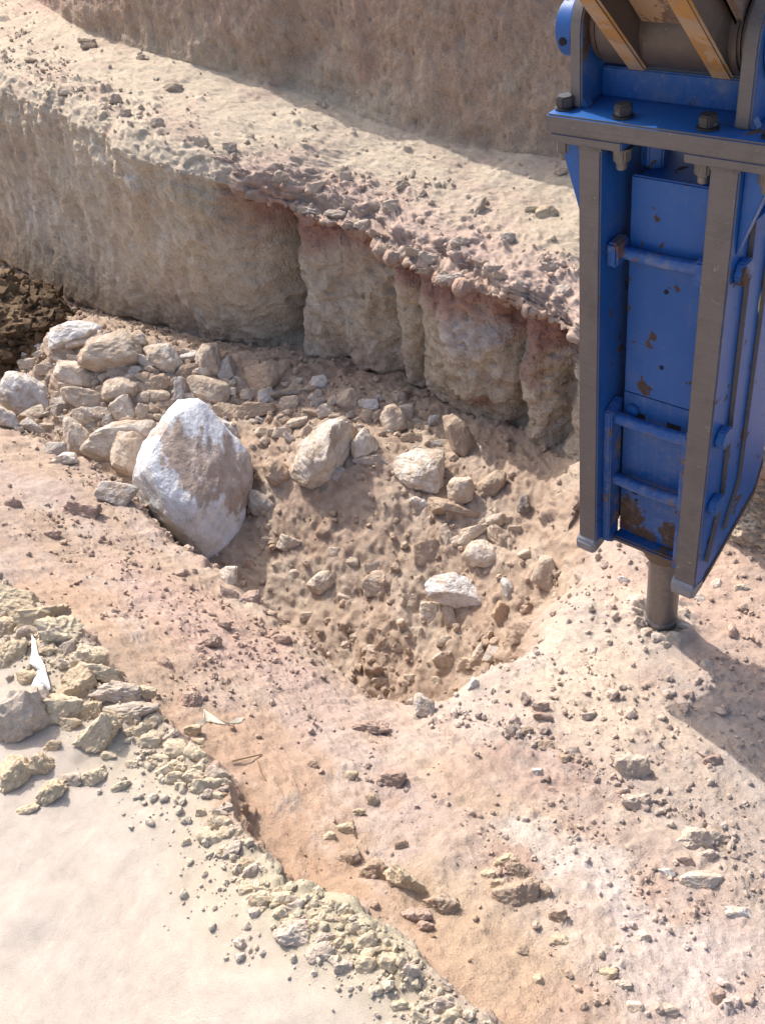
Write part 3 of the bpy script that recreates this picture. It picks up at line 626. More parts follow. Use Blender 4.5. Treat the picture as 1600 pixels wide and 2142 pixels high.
# ------------------------------------------------------------------ stones
_ico = {}
def ico(sub):
    if sub not in _ico:
        b = bmesh.new(); bmesh.ops.create_icosphere(b, subdivisions=sub, radius=1.0)
        _ico[sub] = (np.array([v.co[:] for v in b.verts]), np.array([[v.index for v in f.verts] for f in b.faces])); b.free()
    return _ico[sub]
def n3(p, seed, f):
    return (perlin(p[:, 0] * f + 3.1, p[:, 1] * f + 1.7 * p[:, 2] * f, seed) + perlin(p[:, 1] * f + 7.7, p[:, 2] * f - 1.3 * p[:, 0] * f, seed + 1) + perlin(p[:, 2] * f + 1.9, p[:, 0] * f + .8 * p[:, 1] * f, seed + 2)) / 1.8
TINT = {'white': (c3(.62, .59, .56), c3(.46, .385, .31)), 'tan': (c3(.54, .455, .365), c3(.45, .35, .265)), 'palet': (c3(.62, .55, .47), c3(.48, .385, .295)), 'brown': (c3(.43, .335, .255), c3(.39, .29, .21)),
        'grey': (c3(.44, .405, .37), c3(.41, .33, .26)), 'dark': (c3(.22, .19, .175), c3(.38, .32, .26)), 'pink': (c3(.46, .345, .285), c3(.42, .305, .245)), 'yellow': (c3(.62, .525, .385), c3(.55, .45, .325)),
        'olive': (c3(.58, .475, .335), c3(.50, .395, .275)), 'sandy': (c3(.53, .45, .375), c3(.475, .385, .31)), 'ochre': (c3(.48, .37, .25), c3(.42, .31, .215))}
def hull_planes(pts):
    b = bmesh.new()
    for p in pts: b.verts.new(p)
    bmesh.ops.convex_hull(b, input=b.verts); b.normal_update()
    n = []; h = []
    for f in b.faces:
        nn_ = np.array(f.normal[:]); hh = float(nn_ @ np.array(f.verts[0].co[:]))
        if hh < 0: nn_, hh = -nn_, -hh
        if hh > 1e-5: n.append(nn_); h.append(hh)
    b.free(); return np.array(n), np.array(h)
def rock_mesh(name, dims, seed, tint, sub=4, planes=None, p=70.0, rough=.05, mat=None, dirt=.45, crumb=False, warp=None):
    D, F = ico(sub); rg = np.random.RandomState(seed)
    dims = np.array(dims) / 2
    if planes is None:
        k = rg.randint(6, 11); n = rg.normal(size=(k, 3)); n /= np.linalg.norm(n, axis=1, keepdims=True)
        n = np.concatenate([n, np.eye(3), -np.eye(3)]); h = rg.uniform(.56, .98, len(n)); h[k:] = rg.uniform(.82, 1.0, 6)
        sc = dims
    else:
        n, h = planes; sc = np.array([1.0, 1.0, 1.0])
    if planes is not None:
        # even out the sampling of long shapes
        Dd = D * dims; Dd /= np.linalg.norm(Dd, axis=1, keepdims=True)
    else: Dd = D
    Nd = Dd if planes is not None else D * dims / (dims.prod() ** (1 / 3))
    if crumb: wA, wB = .13, .10
    else: wA, wB = .06, .035
    if warp: wA, wB = warp
    Dq = Dd + wA * np.stack([n3(Nd, seed + 100, 2.4), n3(Nd, seed + 110, 2.4), n3(Nd, seed + 120, 2.4)], 1) + wB * np.stack([n3(Nd, seed + 130, 6.5), n3(Nd, seed + 140, 6.5), n3(Nd, seed + 150, 6.5)], 1)
    A = np.maximum(Dq @ n.T, 0) / h
    r = (A ** p).sum(1) ** (-1 / p)
    near_e = np.sort(A, 1)[:, -2:]; ed = near_e[:, 0] / near_e[:, 1]
    face = A.argmax(1)
    nz = n3(Nd, seed, 1.6) * .9 + n3(Nd, seed + 10, 3.7) * .5 + n3(Nd, seed + 20, 9) * .28 + (n3(Nd, seed + 30, 21) * .16 if sub >= 4 else 0)
    if crumb: nz = nz + .8 * np.abs(n3(Nd, seed + 40, 6)) + .45 * np.abs(n3(Nd, seed + 44, 14))
    rdg = 1 - 2 * np.abs(n3(Nd, seed + 160, 4.5)); stp = np.floor(n3(Nd, seed + 170, 3.2) * 3 + .4 * n3(Nd, seed + 174, 10)) / 3
    r = r * (1.05 + rough * nz + rough * .35 * rdg + rough * .45 * stp) * (1 - .03 * sstep(.93, 1.0, ed))
    co = Dd * r[:, None] * sc
    a, b = TINT[tint]
    fc = rg.uniform(0, 1, len(n)) ** 1.2
    wv_ = fc[face] * .75 + .75 * n3(Nd, seed + 50, 2.2) + .35 * n3(Nd, seed + 60, 7)
    wv_ = sstep(.25, .95, wv_ + dirt * .55)
    col = mix(a[None], b[None], wv_[:, None]) * c3(1.0, .985, .968)[None] * (1 + .12 * n3(Nd, seed + 70, 11))[:, None] * rg.uniform(.92, 1.06)
    if tint == 'white':
        g = sstep(.25, .7, n3(Dd, seed + 80, 2.7))[:, None]; col = mix(col, c3(.46, .45, .47)[None], .45 * g)
    return co, F, np.clip(col, .02, .85)
def frame(ang):
    a = math.radians(ang); R_, U_, B_ = M[:, 0], -M[:, 1], -M[:, 2]
    return math.cos(a) * R_ + math.sin(a) * U_, -math.sin(a) * R_ + math.cos(a) * U_, B_
def place(o, cpos, ang):
    e1, e2, e3 = frame(ang); m = Matrix.Identity(4)
    for i in range(3): m[i][0] = e1[i]; m[i][1] = e2[i]; m[i][2] = e3[i]; m[i][3] = cpos[i]
    o.matrix_world = m
REG = []
def stone(px, py, w, h, ang, tint, label=None, name='rock', cat='rock', seed=None, group=None, sub=None, rough=.05, crumb=False, sink=.40, dep=.85, p=70.0):
    sd = seed if seed is not None else int(px * 7 + py * 13) % 9973
    G, _ = hit(px, py + .30 * h * abs(math.cos(math.radians(ang))) + .30 * w * abs(math.sin(math.radians(ang))))
    if G is None: return None
    dist = np.linalg.norm(G - CP); k = dist / FPX
    r = ray(px, py)
    thick = dep * math.sqrt(w * h) * k
    cpos = CP + r * (dist + thick * (.10 + sink * .6)); w *= 1.08; h *= 1.08
    if sub is None: sub = 4 if w > 48 else 3
    clod = crumb
    co, F, col = rock_mesh(name, (w * k, h * k, thick), sd, tint, sub, None, p, rough, None, .45, crumb)
    o = mesh_np(name, co, F, col, M_CLOD if clod else M_ROCK, smooth=False); place(o, cpos, ang)
    tag(o, label, cat, group); REG.append((o, px, py, w * h, label, group, h / w)); return o
def stone_poly(poly, tint, label, name='boulder', cat='boulder', fronts=(), depth=.75, seed=1, p=80.0, rough=.045, sub=4, push=.25, dirt=.45, inset=.62, warp=None, cuts=9):
    """outline from the photo, given its own depth: ridge points stand towards the viewer"""
    poly = np.array(poly, float); c = poly.mean(0); ext = poly.max(0) - poly.min(0)
    G, _ = hit(c[0], c[1] + .30 * ext[1]); dist = np.linalg.norm(G - CP); k = dist / FPX
    cpos = CP + ray(*c) * (dist + push * depth * math.sqrt(ext[0] * ext[1]) * k * .5)
    L = (poly - c) * k * 1.06; L[:, 1] *= -1; d = depth * math.sqrt(ext[0] * ext[1]) * k / 2
    rg = np.random.RandomState(seed); pts = []
    for q in L: pts.append((q[0], q[1], rg.uniform(-.25, .25) * d))
    for (fx, fy, fz) in fronts: pts.append(((fx - c[0]) * k, -(fy - c[1]) * k, fz * d))
    if not len(fronts):
        for q in L * inset: pts.append((q[0] + rg.uniform(-.1, .1) * ext[0] * k, q[1] + rg.uniform(-.1, .1) * ext[1] * k, d * rg.uniform(.6, 1.0)))
    for q in L * .7: pts.append((q[0], q[1], -d * rg.uniform(.8, 1.0)))
    pl = hull_planes(pts); pa = np.array(pts)
    cut = rg.normal(size=(max(cuts, 1), 3)); cut /= np.linalg.norm(cut, axis=1, keepdims=True); sup = (pa @ cut.T).max(0)
    pl = (np.concatenate([pl[0], cut]), np.concatenate([pl[1], sup * (rg.uniform(.74, .92, cuts) if cuts else np.ones(1))]))
    co, F, col = rock_mesh(name, (ext[0] * k, ext[1] * k, 2 * d), seed, tint, sub, pl, p, rough, None, dirt, False, warp)
    o = mesh_np(name, co, F, col, M_ROCK, smooth=False); place(o, cpos, 0); tag(o, label, cat); REG.append((o, c[0], c[1], ext[0] * ext[1], label, None, 1)); return o
# ---- the large stones, outlines as in the photo
bo = stone_poly([(350, 848), (424, 852), (515, 955), (521, 1010), (490, 1088), (486, 1156), (460, 1192), (340, 1112), (296, 1052), (280, 1004), (308, 924)],
                'white', 'huge chalky white boulder with a brown dirt face standing tilted in the trench', depth=.95, seed=7, sub=6, p=160, rough=.020, push=.1, dirt=.2, warp=(.03, .012), cuts=5,
                fronts=((366, 884, .45), (346, 972, .95), (404, 1086, 1.15), (478, 950, .30)))
# weathered brown skin on the face right of the ridge, chalk left of it
_me = bo.data; _n = len(_me.vertices); _co = np.zeros(_n * 3, np.float32); _me.vertices.foreach_get('co', _co); _co = _co.reshape(-1, 3)
_cl = np.zeros(_n * 4, np.float32); _me.color_attributes['Col'].data.foreach_get('color', _cl); _cl = _cl.reshape(-1, 4)
_u = _co / (np.abs(_co).max(0) + 1e-6)
_nz = .16 * n3(_u, 501, 2.6) + .14 * n3(_u, 505, 7) + .10 * n3(_u, 507, 16)
_bx, _by = _u[:, 0] + _nz, _u[:, 1] + _nz
_lowl = np.where(_bx < .28, .42 - .80 * (_bx + .51), -.21 - .14 * (_bx - .28)); _upl = .80 - .30 * (_bx + .51)
_w = sstep(-.03, .07, _by - _lowl) * sstep(-.03, .10, _upl - _by) * sstep(-.60, -.50, _bx)
_chalk = c3(.72, .72, .725)[None] * (1 + .10 * n3(_u, 515, 5) + .07 * n3(_u, 519, 18))[:, None]
_g = sstep(.12, .55, n3(_u, 521, 2.4) + .45 * n3(_u, 523, 8))[:, None] * .45; _chalk = mix(_chalk, c3(.46, .46, .49)[None], _g)
_skin = mix(c3(.40, .31, .25)[None], c3(.47, .385, .33)[None], sstep(-.3, .4, n3(_u, 517, 6) + .5 * n3(_u, 518, 20))[:, None])
_cl[:, :3] = mix(_chalk, _skin, np.clip(_w, 0, 1)[:, None])
_me.color_attributes['Col'].data.foreach_set('color', _cl.ravel())
stone_poly([(612, 990), (634, 924), (709, 859), (735, 885), (728, 946), (700, 1003), (652, 1029), (617, 1012)], 'palet', 'big angular tan boulder leaning right on top of the spoil heap', depth=.8, sub=5, seed=23, p=90,
           fronts=((640, 960, .8), (700, 890, .7), (690, 960, 1.0), (650, 1005, .7)), dirt=.5)
stone_poly([(814, 988), (826, 958), (868, 940), (926, 946), (930, 1007), (918, 1042), (866, 1028)], 'palet', 'blocky pale boulder with a flat white side below the pillared bank', depth=.9, sub=5, seed=31, p=90,
           fronts=((850, 965, .6), (920, 962, .75), (915, 1030, .7), (860, 1010, .9)), dirt=.3)
stone_poly([(888, 1231), (910, 1204), (941, 1198), (989, 1217), (1030, 1257), (1024, 1283), (980, 1279), (932, 1266), (901, 1248)], 'white', 'flat white slab of rock lying loose in the deep end of the trench', depth=.5, sub=5, seed=41, p=90,
           fronts=((925, 1235, .8), (985, 1245, .9), (1010, 1265, .7)), dirt=.05, push=-.2)
stone_poly([(90, 720), (118, 688), (164, 673), (212, 682), (206, 708), (150, 724), (112, 735)], 'white', 'smooth white boulder crowning the left rubble pile', seed=43, depth=.8, dirt=.05)
stone_poly([(160, 756), (196, 712), (252, 695), (296, 714), (302, 740), (280, 772), (214, 776), (172, 768)], 'tan', 'rounded tan boulder with a dark underside on the left rubble pile', seed=47, depth=.85, p=50)
stone_poly([(0, 800), (14, 784), (52, 786), (96, 812), (114, 848), (104, 878), (62, 880), (24, 852), (0, 836)], 'white', 'long white boulder at the left edge of the rubble', seed=53, depth=.7, dirt=.3)
stone_poly([(424, 862), (460, 872), (500, 894), (527, 932), (520, 962), (486, 950), (440, 900)], 'white', 'pale rock tucked behind the huge white boulder', seed=59, depth=.7, dirt=.3, push=.9)
stone_poly([(170, 952), (190, 912), (240, 886), (322, 880), (318, 906), (280, 934), (232, 970)], 'palet', 'long slab with a pale top edge left of the huge boulder', seed=61, depth=.6, dirt=.35)
stone_poly([(226, 938), (248, 908), (290, 906), (306, 940), (296, 985), (268, 1006), (240, 988)], 'tan', 'egg shaped beige rock wedged against the huge boulder', seed=67, depth=.8, p=50)
stone_poly([(135, 880), (150, 876), (186, 905), (184, 940), (168, 966), (138, 940)], 'palet', 'upright pale rock left of the long slab', seed=71, depth=.7)
stone_poly([(304, 730), (322, 722), (360, 722), (380, 760), (362, 784), (330, 772)], 'palet', 'angular tan block at the back of the left rubble pile', seed=73, depth=.8)
stone_poly([(408, 742), (426, 722), (456, 720), (462, 760), (464, 790), (436, 784), (412, 768)], 'tan', 'upright tan rock at the foot of the cut bank', seed=79, depth=.8)
stone_poly([(112, 780), (128, 756), (160, 758), (210, 800), (204, 816), (160, 812), (124, 796)], 'palet', 'sloping pale block below the white crown boulder', seed=83, depth=.7)
stone_poly([(212, 822), (224, 795), (256, 788), (292, 804), (290, 832), (262, 842), (220, 838)], 'tan', 'squat dusty tan rock in the middle of the left rubble', seed=89, depth=.85, p=50)
stone_poly([(388, 796), (408, 784), (470, 800), (490, 826), (476, 850), (430, 846), (398, 816)], 'tan', 'wide tan rock with a shaded lower edge behind the huge boulder', seed=97, depth=.75, p=50)
stone_poly([(734, 928), (752, 906), (764, 892), (798, 932), (770, 958), (738, 962)], 'palet', 'triangular pale rock leaning on the big angular boulder', seed=101, depth=.7)
stone_poly([(794, 876), (806, 852), (826, 844), (850, 864), (848, 904), (822, 914), (800, 902)], 'tan', 'tall tan rock alone under the shaded bank', seed=103, depth=.85)
stone_poly([(930, 872), (948, 866), (986, 905), (998, 940), (976, 972), (952, 950), (930, 900)], 'brown', 'dusty brown rock half buried at the bank foot', seed=107, depth=.7, p=50)
stone_poly([(936, 1015), (950, 998), (980, 994), (992, 1018), (984, 1048), (956, 1058), (938, 1042)], 'tan', 'rounded grey tan rock right of the blocky pale boulder', seed=109, depth=.9, p=50)
stone_poly([(992, 1018), (1012, 1000), (1040, 984), (1058, 990), (1050, 1024), (1030, 1048), (1000, 1042)], 'brown', 'wedge of brown rock pointing at the bank pillar', seed=113, depth=.8)
stone_poly([(1080, 1060), (1088, 1036), (1104, 1034), (1110, 1062), (1100, 1080), (1084, 1076)], 'dark', 'dark grey lump near the pillar foot', seed=127, depth=.8)
stone_poly([(968, 1160), (984, 1134), (1004, 1128), (1036, 1144), (1046, 1180), (1020, 1196), (986, 1190)], 'palet', 'pale rounded rock with a cracked side above the white slab', seed=131, depth=.85, p=50, dirt=.25)
stone_poly([(1108, 1214), (1130, 1168), (1152, 1160), (1166, 1216), (1160, 1252), (1136, 1236)], 'tan', 'embedded tan slab in the right side of the trench end', seed=137, depth=.5)
stone_poly([(1046, 1216), (1052, 1207), (1066, 1216), (1078, 1240), (1074, 1262), (1060, 1268), (1050, 1240)], 'white', 'white and grey stone beside the flat white slab', seed=139, depth=.8)
stone_poly([(640, 1222), (664, 1196), (690, 1194), (700, 1218), (680, 1244), (652, 1240)], 'palet', 'lone pale rock left of the trench bottom', seed=149, depth=.8)
stone_poly([(866, 1450), (880, 1452), (908, 1470), (906, 1496), (890, 1504), (868, 1496)], 'white', 'white and grey stone stuck in the near trench lip', seed=151, depth=.8)
stone_poly([(552, 975), (566, 954), (594, 966), (610, 986), (604, 1012), (578, 1022), (556, 1004)], 'brown', 'five sided brown rock left of the big angular boulder', seed=157, depth=.85)
stone_poly([(520, 1020), (556, 1030), (584, 1068), (574, 1084), (530, 1076), (516, 1050)], 'grey', 'grey rock half buried right of the huge boulder', seed=163, depth=.6)
# ---- middling stones: (x, y, length, breadth, tilt, tint, own label or None)
pit = [(180, 710, 78, 30, 10, 'tan', 'flat tan stone lying on the white crown boulder'), (124, 733, 72, 42, -30, 'tan', 'tan rock at the left shoulder of the rubble pile'),
       (392, 752, 38, 30, 0, 'white', 'small white rock between two upright tan rocks'), (396, 776, 52, 26, 5, 'brown', 'flat brown rock under the small white rock'),
       (476, 776, 46, 42, 30, 'grey', 'grey rock against the cut bank foot'), (380, 816, 54, 24, 88, 'white', 'thin white shard standing upright behind the huge boulder'),
       (172, 836, 96, 44, -10, 'tan', 'long low tan rock right of the long white boulder'), (256, 860, 54, 48, 20, 'palet', 'cube shaped pale rock above the long slab'),
       (208, 868, 48, 34, 0, 'grey', 'grey block beside the cube shaped pale rock'), (298, 864, 40, 24, 80, 'tan', 'small upright stone left of the huge boulder top'),
       (332, 828, 48, 28, -15, 'tan', None), (340, 800, 42, 32, 20, 'brown', None), (252, 1030, 84, 46, -20, 'grey', 'half buried grey slab at the near trench lip'),
       (116, 940, 38, 28, 0, 'grey', None), (136, 960, 42, 26, 10, 'white', None), (160, 804, 30, 20, 0, 'tan', None), (536, 858, 82, 34, 15, 'brown', 'low brown rock beyond the pale tucked rock'),
       (472, 860, 62, 34, -5, 'brown', None), (560, 795, 92, 72, 10, 'brown', 'large crumbly brown lump at the cut bank foot'), (604, 846, 42, 32, 0, 'tan', None), (600, 826, 64, 15, 5, 'dark', 'thin dark flake lying on the rubble behind'),
       (556, 830, 42, 28, 20, 'white', None), (68, 894, 54, 22, -35, 'grey', None), (16, 876, 64, 36, -55, 'white', 'white slab under the long white boulder'), (400, 832, 32, 20, 0, 'tan', None),
       (604, 1140, 46, 32, -20, 'palet', None), (476, 1206, 38, 40, 0, 'palet', 'pale stone under the tip of the huge boulder'), (879, 1056, 38, 28, -60, 'white', 'small white shard below the blocky pale boulder'),
       (945, 1066, 112, 38, -8, 'brown', 'long brown rock sunk in the spoil'), (932, 1118, 60, 22, -65, 'tan', 'thin tan shard leaning in the trench'), (984, 1117, 72, 32, 15, 'tan', None),
       (1037, 1088, 44, 26, 10, 'tan', None), (1050, 1126, 64, 40, -50, 'tan', 'tan rock above the cracked pale rock'), (897, 1152, 64, 56, 0, 'brown', 'round brown clod left of the cracked pale rock'),
       (1050, 1287, 46, 40, 60, 'ochre', 'ochre stone right of the flat white slab'), (901, 1281, 46, 42, 0, 'palet', 'pale stone under the left end of the white slab'), (941, 1298, 64, 24, -75, 'tan', 'slim tan stone under the white slab'),
       (783, 1220, 56, 48, 0, 'tan', 'round tan rock in the trench bottom'), (853, 1250, 34, 26, 0, 'tan', None), (934, 1384, 54, 42, -50, 'tan', None), (1032, 1366, 56, 28, 65, 'grey', 'pale pointed stone in the trench end wall'),
       (1004, 1371, 54, 30, 70, 'tan', None), (971, 1397, 42, 32, 80, 'tan', None), (836, 1353, 42, 27, 0, 'tan', None), (805, 1349, 26, 21, 70, 'palet', None), (774, 1360, 38, 24, 10, 'tan', None),
       (1090, 1318, 54, 50, 0, 'brown', None), (787, 1187, 44, 25, 20, 'tan', None), (700, 1156, 24, 20, 0, 'tan', None), (737, 1174, 26, 22, 0, 'tan', None), (796, 1425, 32, 24, 20, 'tan', None),
       (989, 1432, 28, 20, 60, 'white', None), (728, 841, 84, 48, 5, 'tan', 'broad tan rock under the shaded bank'), (667, 843, 32, 26, 0, 'white', None), (654, 863, 48, 22, 0, 'brown', None),
       (774, 966, 66, 26, 5, 'grey', None), (709, 990, 34, 24, 70, 'grey', None), (866, 916, 54, 20, 0, 'brown', None), (700, 900, 34, 22, 0, 'tan', None), (590, 905, 40, 26, 0, 'tan', None), (640, 905, 30, 22, 20, 'tan', None),
       (545, 905, 30, 22, 0, 'tan', None), (890, 870, 36, 22, 0, 'brown', None), (760, 1000, 30, 20, 0, 'brown', None), (1060, 1090, 26, 18, 0, 'tan', None), (1075, 1110, 30, 20, 0, 'tan', None), (960, 1130, 36, 24, 10, 'tan', None),
       (720, 1250, 30, 22, 0, 'tan', None), (745, 1330, 26, 20, 0, 'tan', None), (720, 1350, 24, 18, 0, 'tan', None), (870, 1330, 26, 34, 0, 'tan', None), (930, 1340, 34, 24, 0, 'tan', None), (860, 1420, 30, 22, 0, 'tan', None), (915, 1425, 26, 20, 0, 'tan', None),
       (620, 1200, 30, 20, 0, 'palet', None), (560, 1130, 34, 22, 0, 'tan', None), (520, 1180, 30, 20, 0, 'brown', None), (640, 1290, 28, 20, 0, 'tan', None), (1010, 1090, 28, 20, 0, 'tan', None), (1100, 1160, 34, 22, 20, 'tan', None),
       (300, 790, 34, 24, 0, 'brown', None), (236, 780, 30, 20, 0, 'tan', None), (100, 770, 44, 28, 0, 'tan', None), (60, 765, 36, 26, 10, 'palet', None), (440, 878, 36, 22, 0, 'tan', None), (300, 830, 30, 22, 0, 'tan', None), (356, 842, 30, 18, 0, 'tan', None)]
for (px, py, w, h, an, ti, lb) in pit:
    if lb: stone(px, py, w, h, an, ti, lb)
    else:
        wd = {'white': 'white', 'grey': 'grey', 'tan': 'dusty tan', 'palet': 'pale', 'brown': 'brown', 'dark': 'dark', 'ochre': 'ochre'}[ti]
        stone(px, py, w, h, an, ti, 'small ' + wd + ' stone among the rubble on the trench floor', name='stone', cat='stone', group='small ' + wd + ' stones in the trench')
# ---- more broken blocks filling the heap on the left
rg_ = np.random.RandomState(77); got = 0
def crowded(px, py, w):
    return any(math.hypot(px - r[1], (py - r[2]) * 1.2) < .30 * (w + math.sqrt(r[3])) for r in REG)
for _ in range(2600):
    if got >= 140: break
    if rg_.rand() < .72: px, py = rg_.uniform(40, 560), rg_.uniform(690, 905)
    else: px, py = rg_.uniform(520, 980), rg_.uniform(790, 940)
    if py < 690 + .22 * abs(px - 190): continue
    if px > 520 and py < 760 + (px - 520) * .26: continue
    w = 17 + 40 * rg_.rand() ** 1.9; h = w * rg_.uniform(.5, .85)
    if crowded(px, py, w): continue
    ti = ('tan', 'tan', 'palet', 'brown', 'grey', 'white')[rg_.randint(6)]
    wd = {'white': 'white', 'grey': 'grey', 'tan': 'dusty tan', 'palet': 'pale', 'brown': 'brown'}[ti]
    stone(px, py, w, h, rg_.uniform(-40, 40), ti, 'small ' + wd + ' stone among the rubble on the trench floor', name='stone', cat='stone', group='small ' + wd + ' stones in the trench', sink=.3); got += 1
# ---- crushed pieces round the chisel tip
for (px, py, w, h) in ((1338, 1300, 26, 18), (1352, 1322, 22, 16), (1376, 1334, 24, 16), (1408, 1330, 28, 18), (1432, 1308, 24, 16), (1330, 1276, 20, 14), (1440, 1286, 20, 14), (1394, 1350, 18, 13)):
    stone(px, py, w, h, (px * 7) % 60 - 30, 'palet', 'crushed pale piece at the foot of the chisel', name='stone', cat='stone', group='crushed pieces round the chisel')
# ---- clods broken off the sand shelf, and others out on the slope
shelf = [(122, 1329, 92, 60, 5, 'yellow', 'big yellowish clod beside the white wrapper'), (18, 1371, 64, 54, 0, 'olive', 'olive clod at the left edge beside the wrapper'), (184, 1378, 68, 44, -10, 'yellow', 'pale yellow clod right of the big yellowish clod'),
         (219, 1412, 72, 38, -5, 'yellow', 'flat topped yellow clod overhanging the slope'), (166, 1430, 68, 58, 40, 'olive', 'pitted clod below the wrapper'), (245, 1449, 94, 42, -10, 'sandy', 'broad sandy slab under the flat topped clod'),
         (136, 1488, 78, 60, 0, 'yellow', 'crumbly yellow clod above the half buried stone'), (199, 1487, 46, 38, 0, 'olive', None), (289, 1487, 114, 36, 8, 'sandy', 'long flat sandy slab at the shelf rim'),
         (214, 1539, 86, 54, 42, 'yellow', 'pale yellow brick shaped clod tilted on the sand'), (313, 1548, 44, 33, 0, 'yellow', 'lone yellow clod on the sand near the rim'), (88, 1603, 54, 48, 30, 'olive', 'angular olive clod on the sand'),
         (26, 1629, 66, 58, 70, 'olive', 'round pitted olive clod at the left edge of the sand'), (105, 1660, 54, 38, 35, 'olive', 'squat olive clod with a long shadow on bare sand'), (195, 1629, 54, 33, 20, 'yellow', 'flat yellow clod on bare sand'),
         (151, 1629, 42, 27, 0, 'sandy', None), (256, 1642, 36, 18, 30, 'yellow', None), (57, 1692, 40, 18, 25, 'olive', 'small flat olive clod farthest out on the bare sand'), (44, 1512, 108, 96, 20, 'sandy', 'smooth pinkish stone half buried at the sand'),
         (267, 1500, 42, 32, 10, 'olive', None), (322, 1502, 38, 25, 0, 'yellow', None), (297, 1452, 46, 31, 0, 'yellow', None), (92, 1290, 86, 38, 5, 'olive', 'layered olive clod above the big yellowish clod'), (26, 1255, 96, 54, -10, 'olive', 'large olive clod at the left frame edge on the rim'),
         (149, 1517, 36, 29, 0, 'olive', None), (402, 1530, 31, 24, 0, 'olive', None), (411, 1556, 34, 21, 0, 'olive', None), (488, 1780, 38, 32, 70, 'sandy', None), (437, 1662, 32, 25, 0, 'sandy', None), (455, 1723, 40, 29, -20, 'yellow', None),
         (475, 1745, 30, 27, 0, 'yellow', None), (391, 1762, 19, 18, 0, 'yellow', None), (516, 1859, 32, 24, 0, 'yellow', None), (547, 1863, 40, 22, -15, 'yellow', None), (556, 1878, 34, 24, 0, 'yellow', None), (588, 1884, 36, 27, 0, 'yellow', None),
         (615, 1955, 76, 48, 0, 'sandy', 'cracked pinkish lump near the shelf corner'), (680, 1960, 48, 25, 8, 'sandy', 'pale flake right of the cracked pinkish lump'), (672, 1992, 46, 34, 30, 'sandy', 'rounded clod below the pale flake'), (720, 2026, 36, 28, 0, 'sandy', None), (535, 1910, 26, 26, 0, 'sandy', None),
         (60, 1420, 40, 28, 0, 'olive', None), (230, 1580, 30, 22, 0, 'yellow', None), (280, 1600, 26, 20, 0, 'yellow', None), (340, 1590, 30, 20, 0, 'yellow', None), (420, 1610, 32, 24, 0, 'yellow', None), (450, 1640, 30, 22, 0, 'yellow', None), (110, 1560, 30, 22, 0, 'olive', None), (20, 1310, 60, 34, 0, 'olive', None)]
for (px, py, w, h, an, ti, lb) in shelf:
    wd = {'yellow': 'yellow', 'olive': 'olive', 'sandy': 'sandy pink'}[ti]
    kw = dict(crumb=True, rough=.09, p=30.0, sink=.25)
    if lb: stone(px, py, w, h, an, ti, lb, name='clod', cat='clod', **kw)
    else: stone(px, py, w, h, an, ti, 'small ' + wd + ' clod along the edge of the sand', name='clod', cat='clod', group='small ' + wd + ' clods at the sand edge', **kw)
# ---- the broken crust continues along the whole edge of the sand
path = np.array([(0, 1200), (60, 1245), (150, 1305), (200, 1385), (280, 1455), (350, 1515), (420, 1580), (478, 1630), (485, 1700), (530, 1790), (590, 1862), (650, 1880), (720, 1890), (770, 1940), (850, 2005), (930, 2085), (1000, 2135)], float)
seglen = np.concatenate([[0], np.cumsum(np.hypot(*np.diff(path, axis=0).T))]); rg_ = np.random.RandomState(12); got = 0
for _ in range(1500):
    if got >= 120: break
    q = rg_.uniform(0, seglen[-1]); ex_, ey_ = np.interp(q, seglen, path[:, 0]), np.interp(q, seglen, path[:, 1])
    off_ = 8 + 75 * rg_.rand() ** 1.6; px, py = ex_ - off_ * .85, ey_ + off_ * .53
    w = 16 + 34 * rg_.rand() ** 1.5; h = w * rg_.uniform(.55, .9)
    if px < 0 or py > 2135 or crowded(px, py, w): continue
    ti = ('yellow', 'yellow', 'olive', 'sandy')[rg_.randint(4)]; wd = {'yellow': 'yellow', 'olive': 'olive', 'sandy': 'sandy pink'}[ti]
    stone(px, py, w, h, rg_.uniform(-35, 35), ti, 'small ' + wd + ' clod along the edge of the sand', name='clod', cat='clod', group='small ' + wd + ' clods at the sand edge', crumb=True, rough=.09, p=30.0, sink=.35, sub=3); got += 1
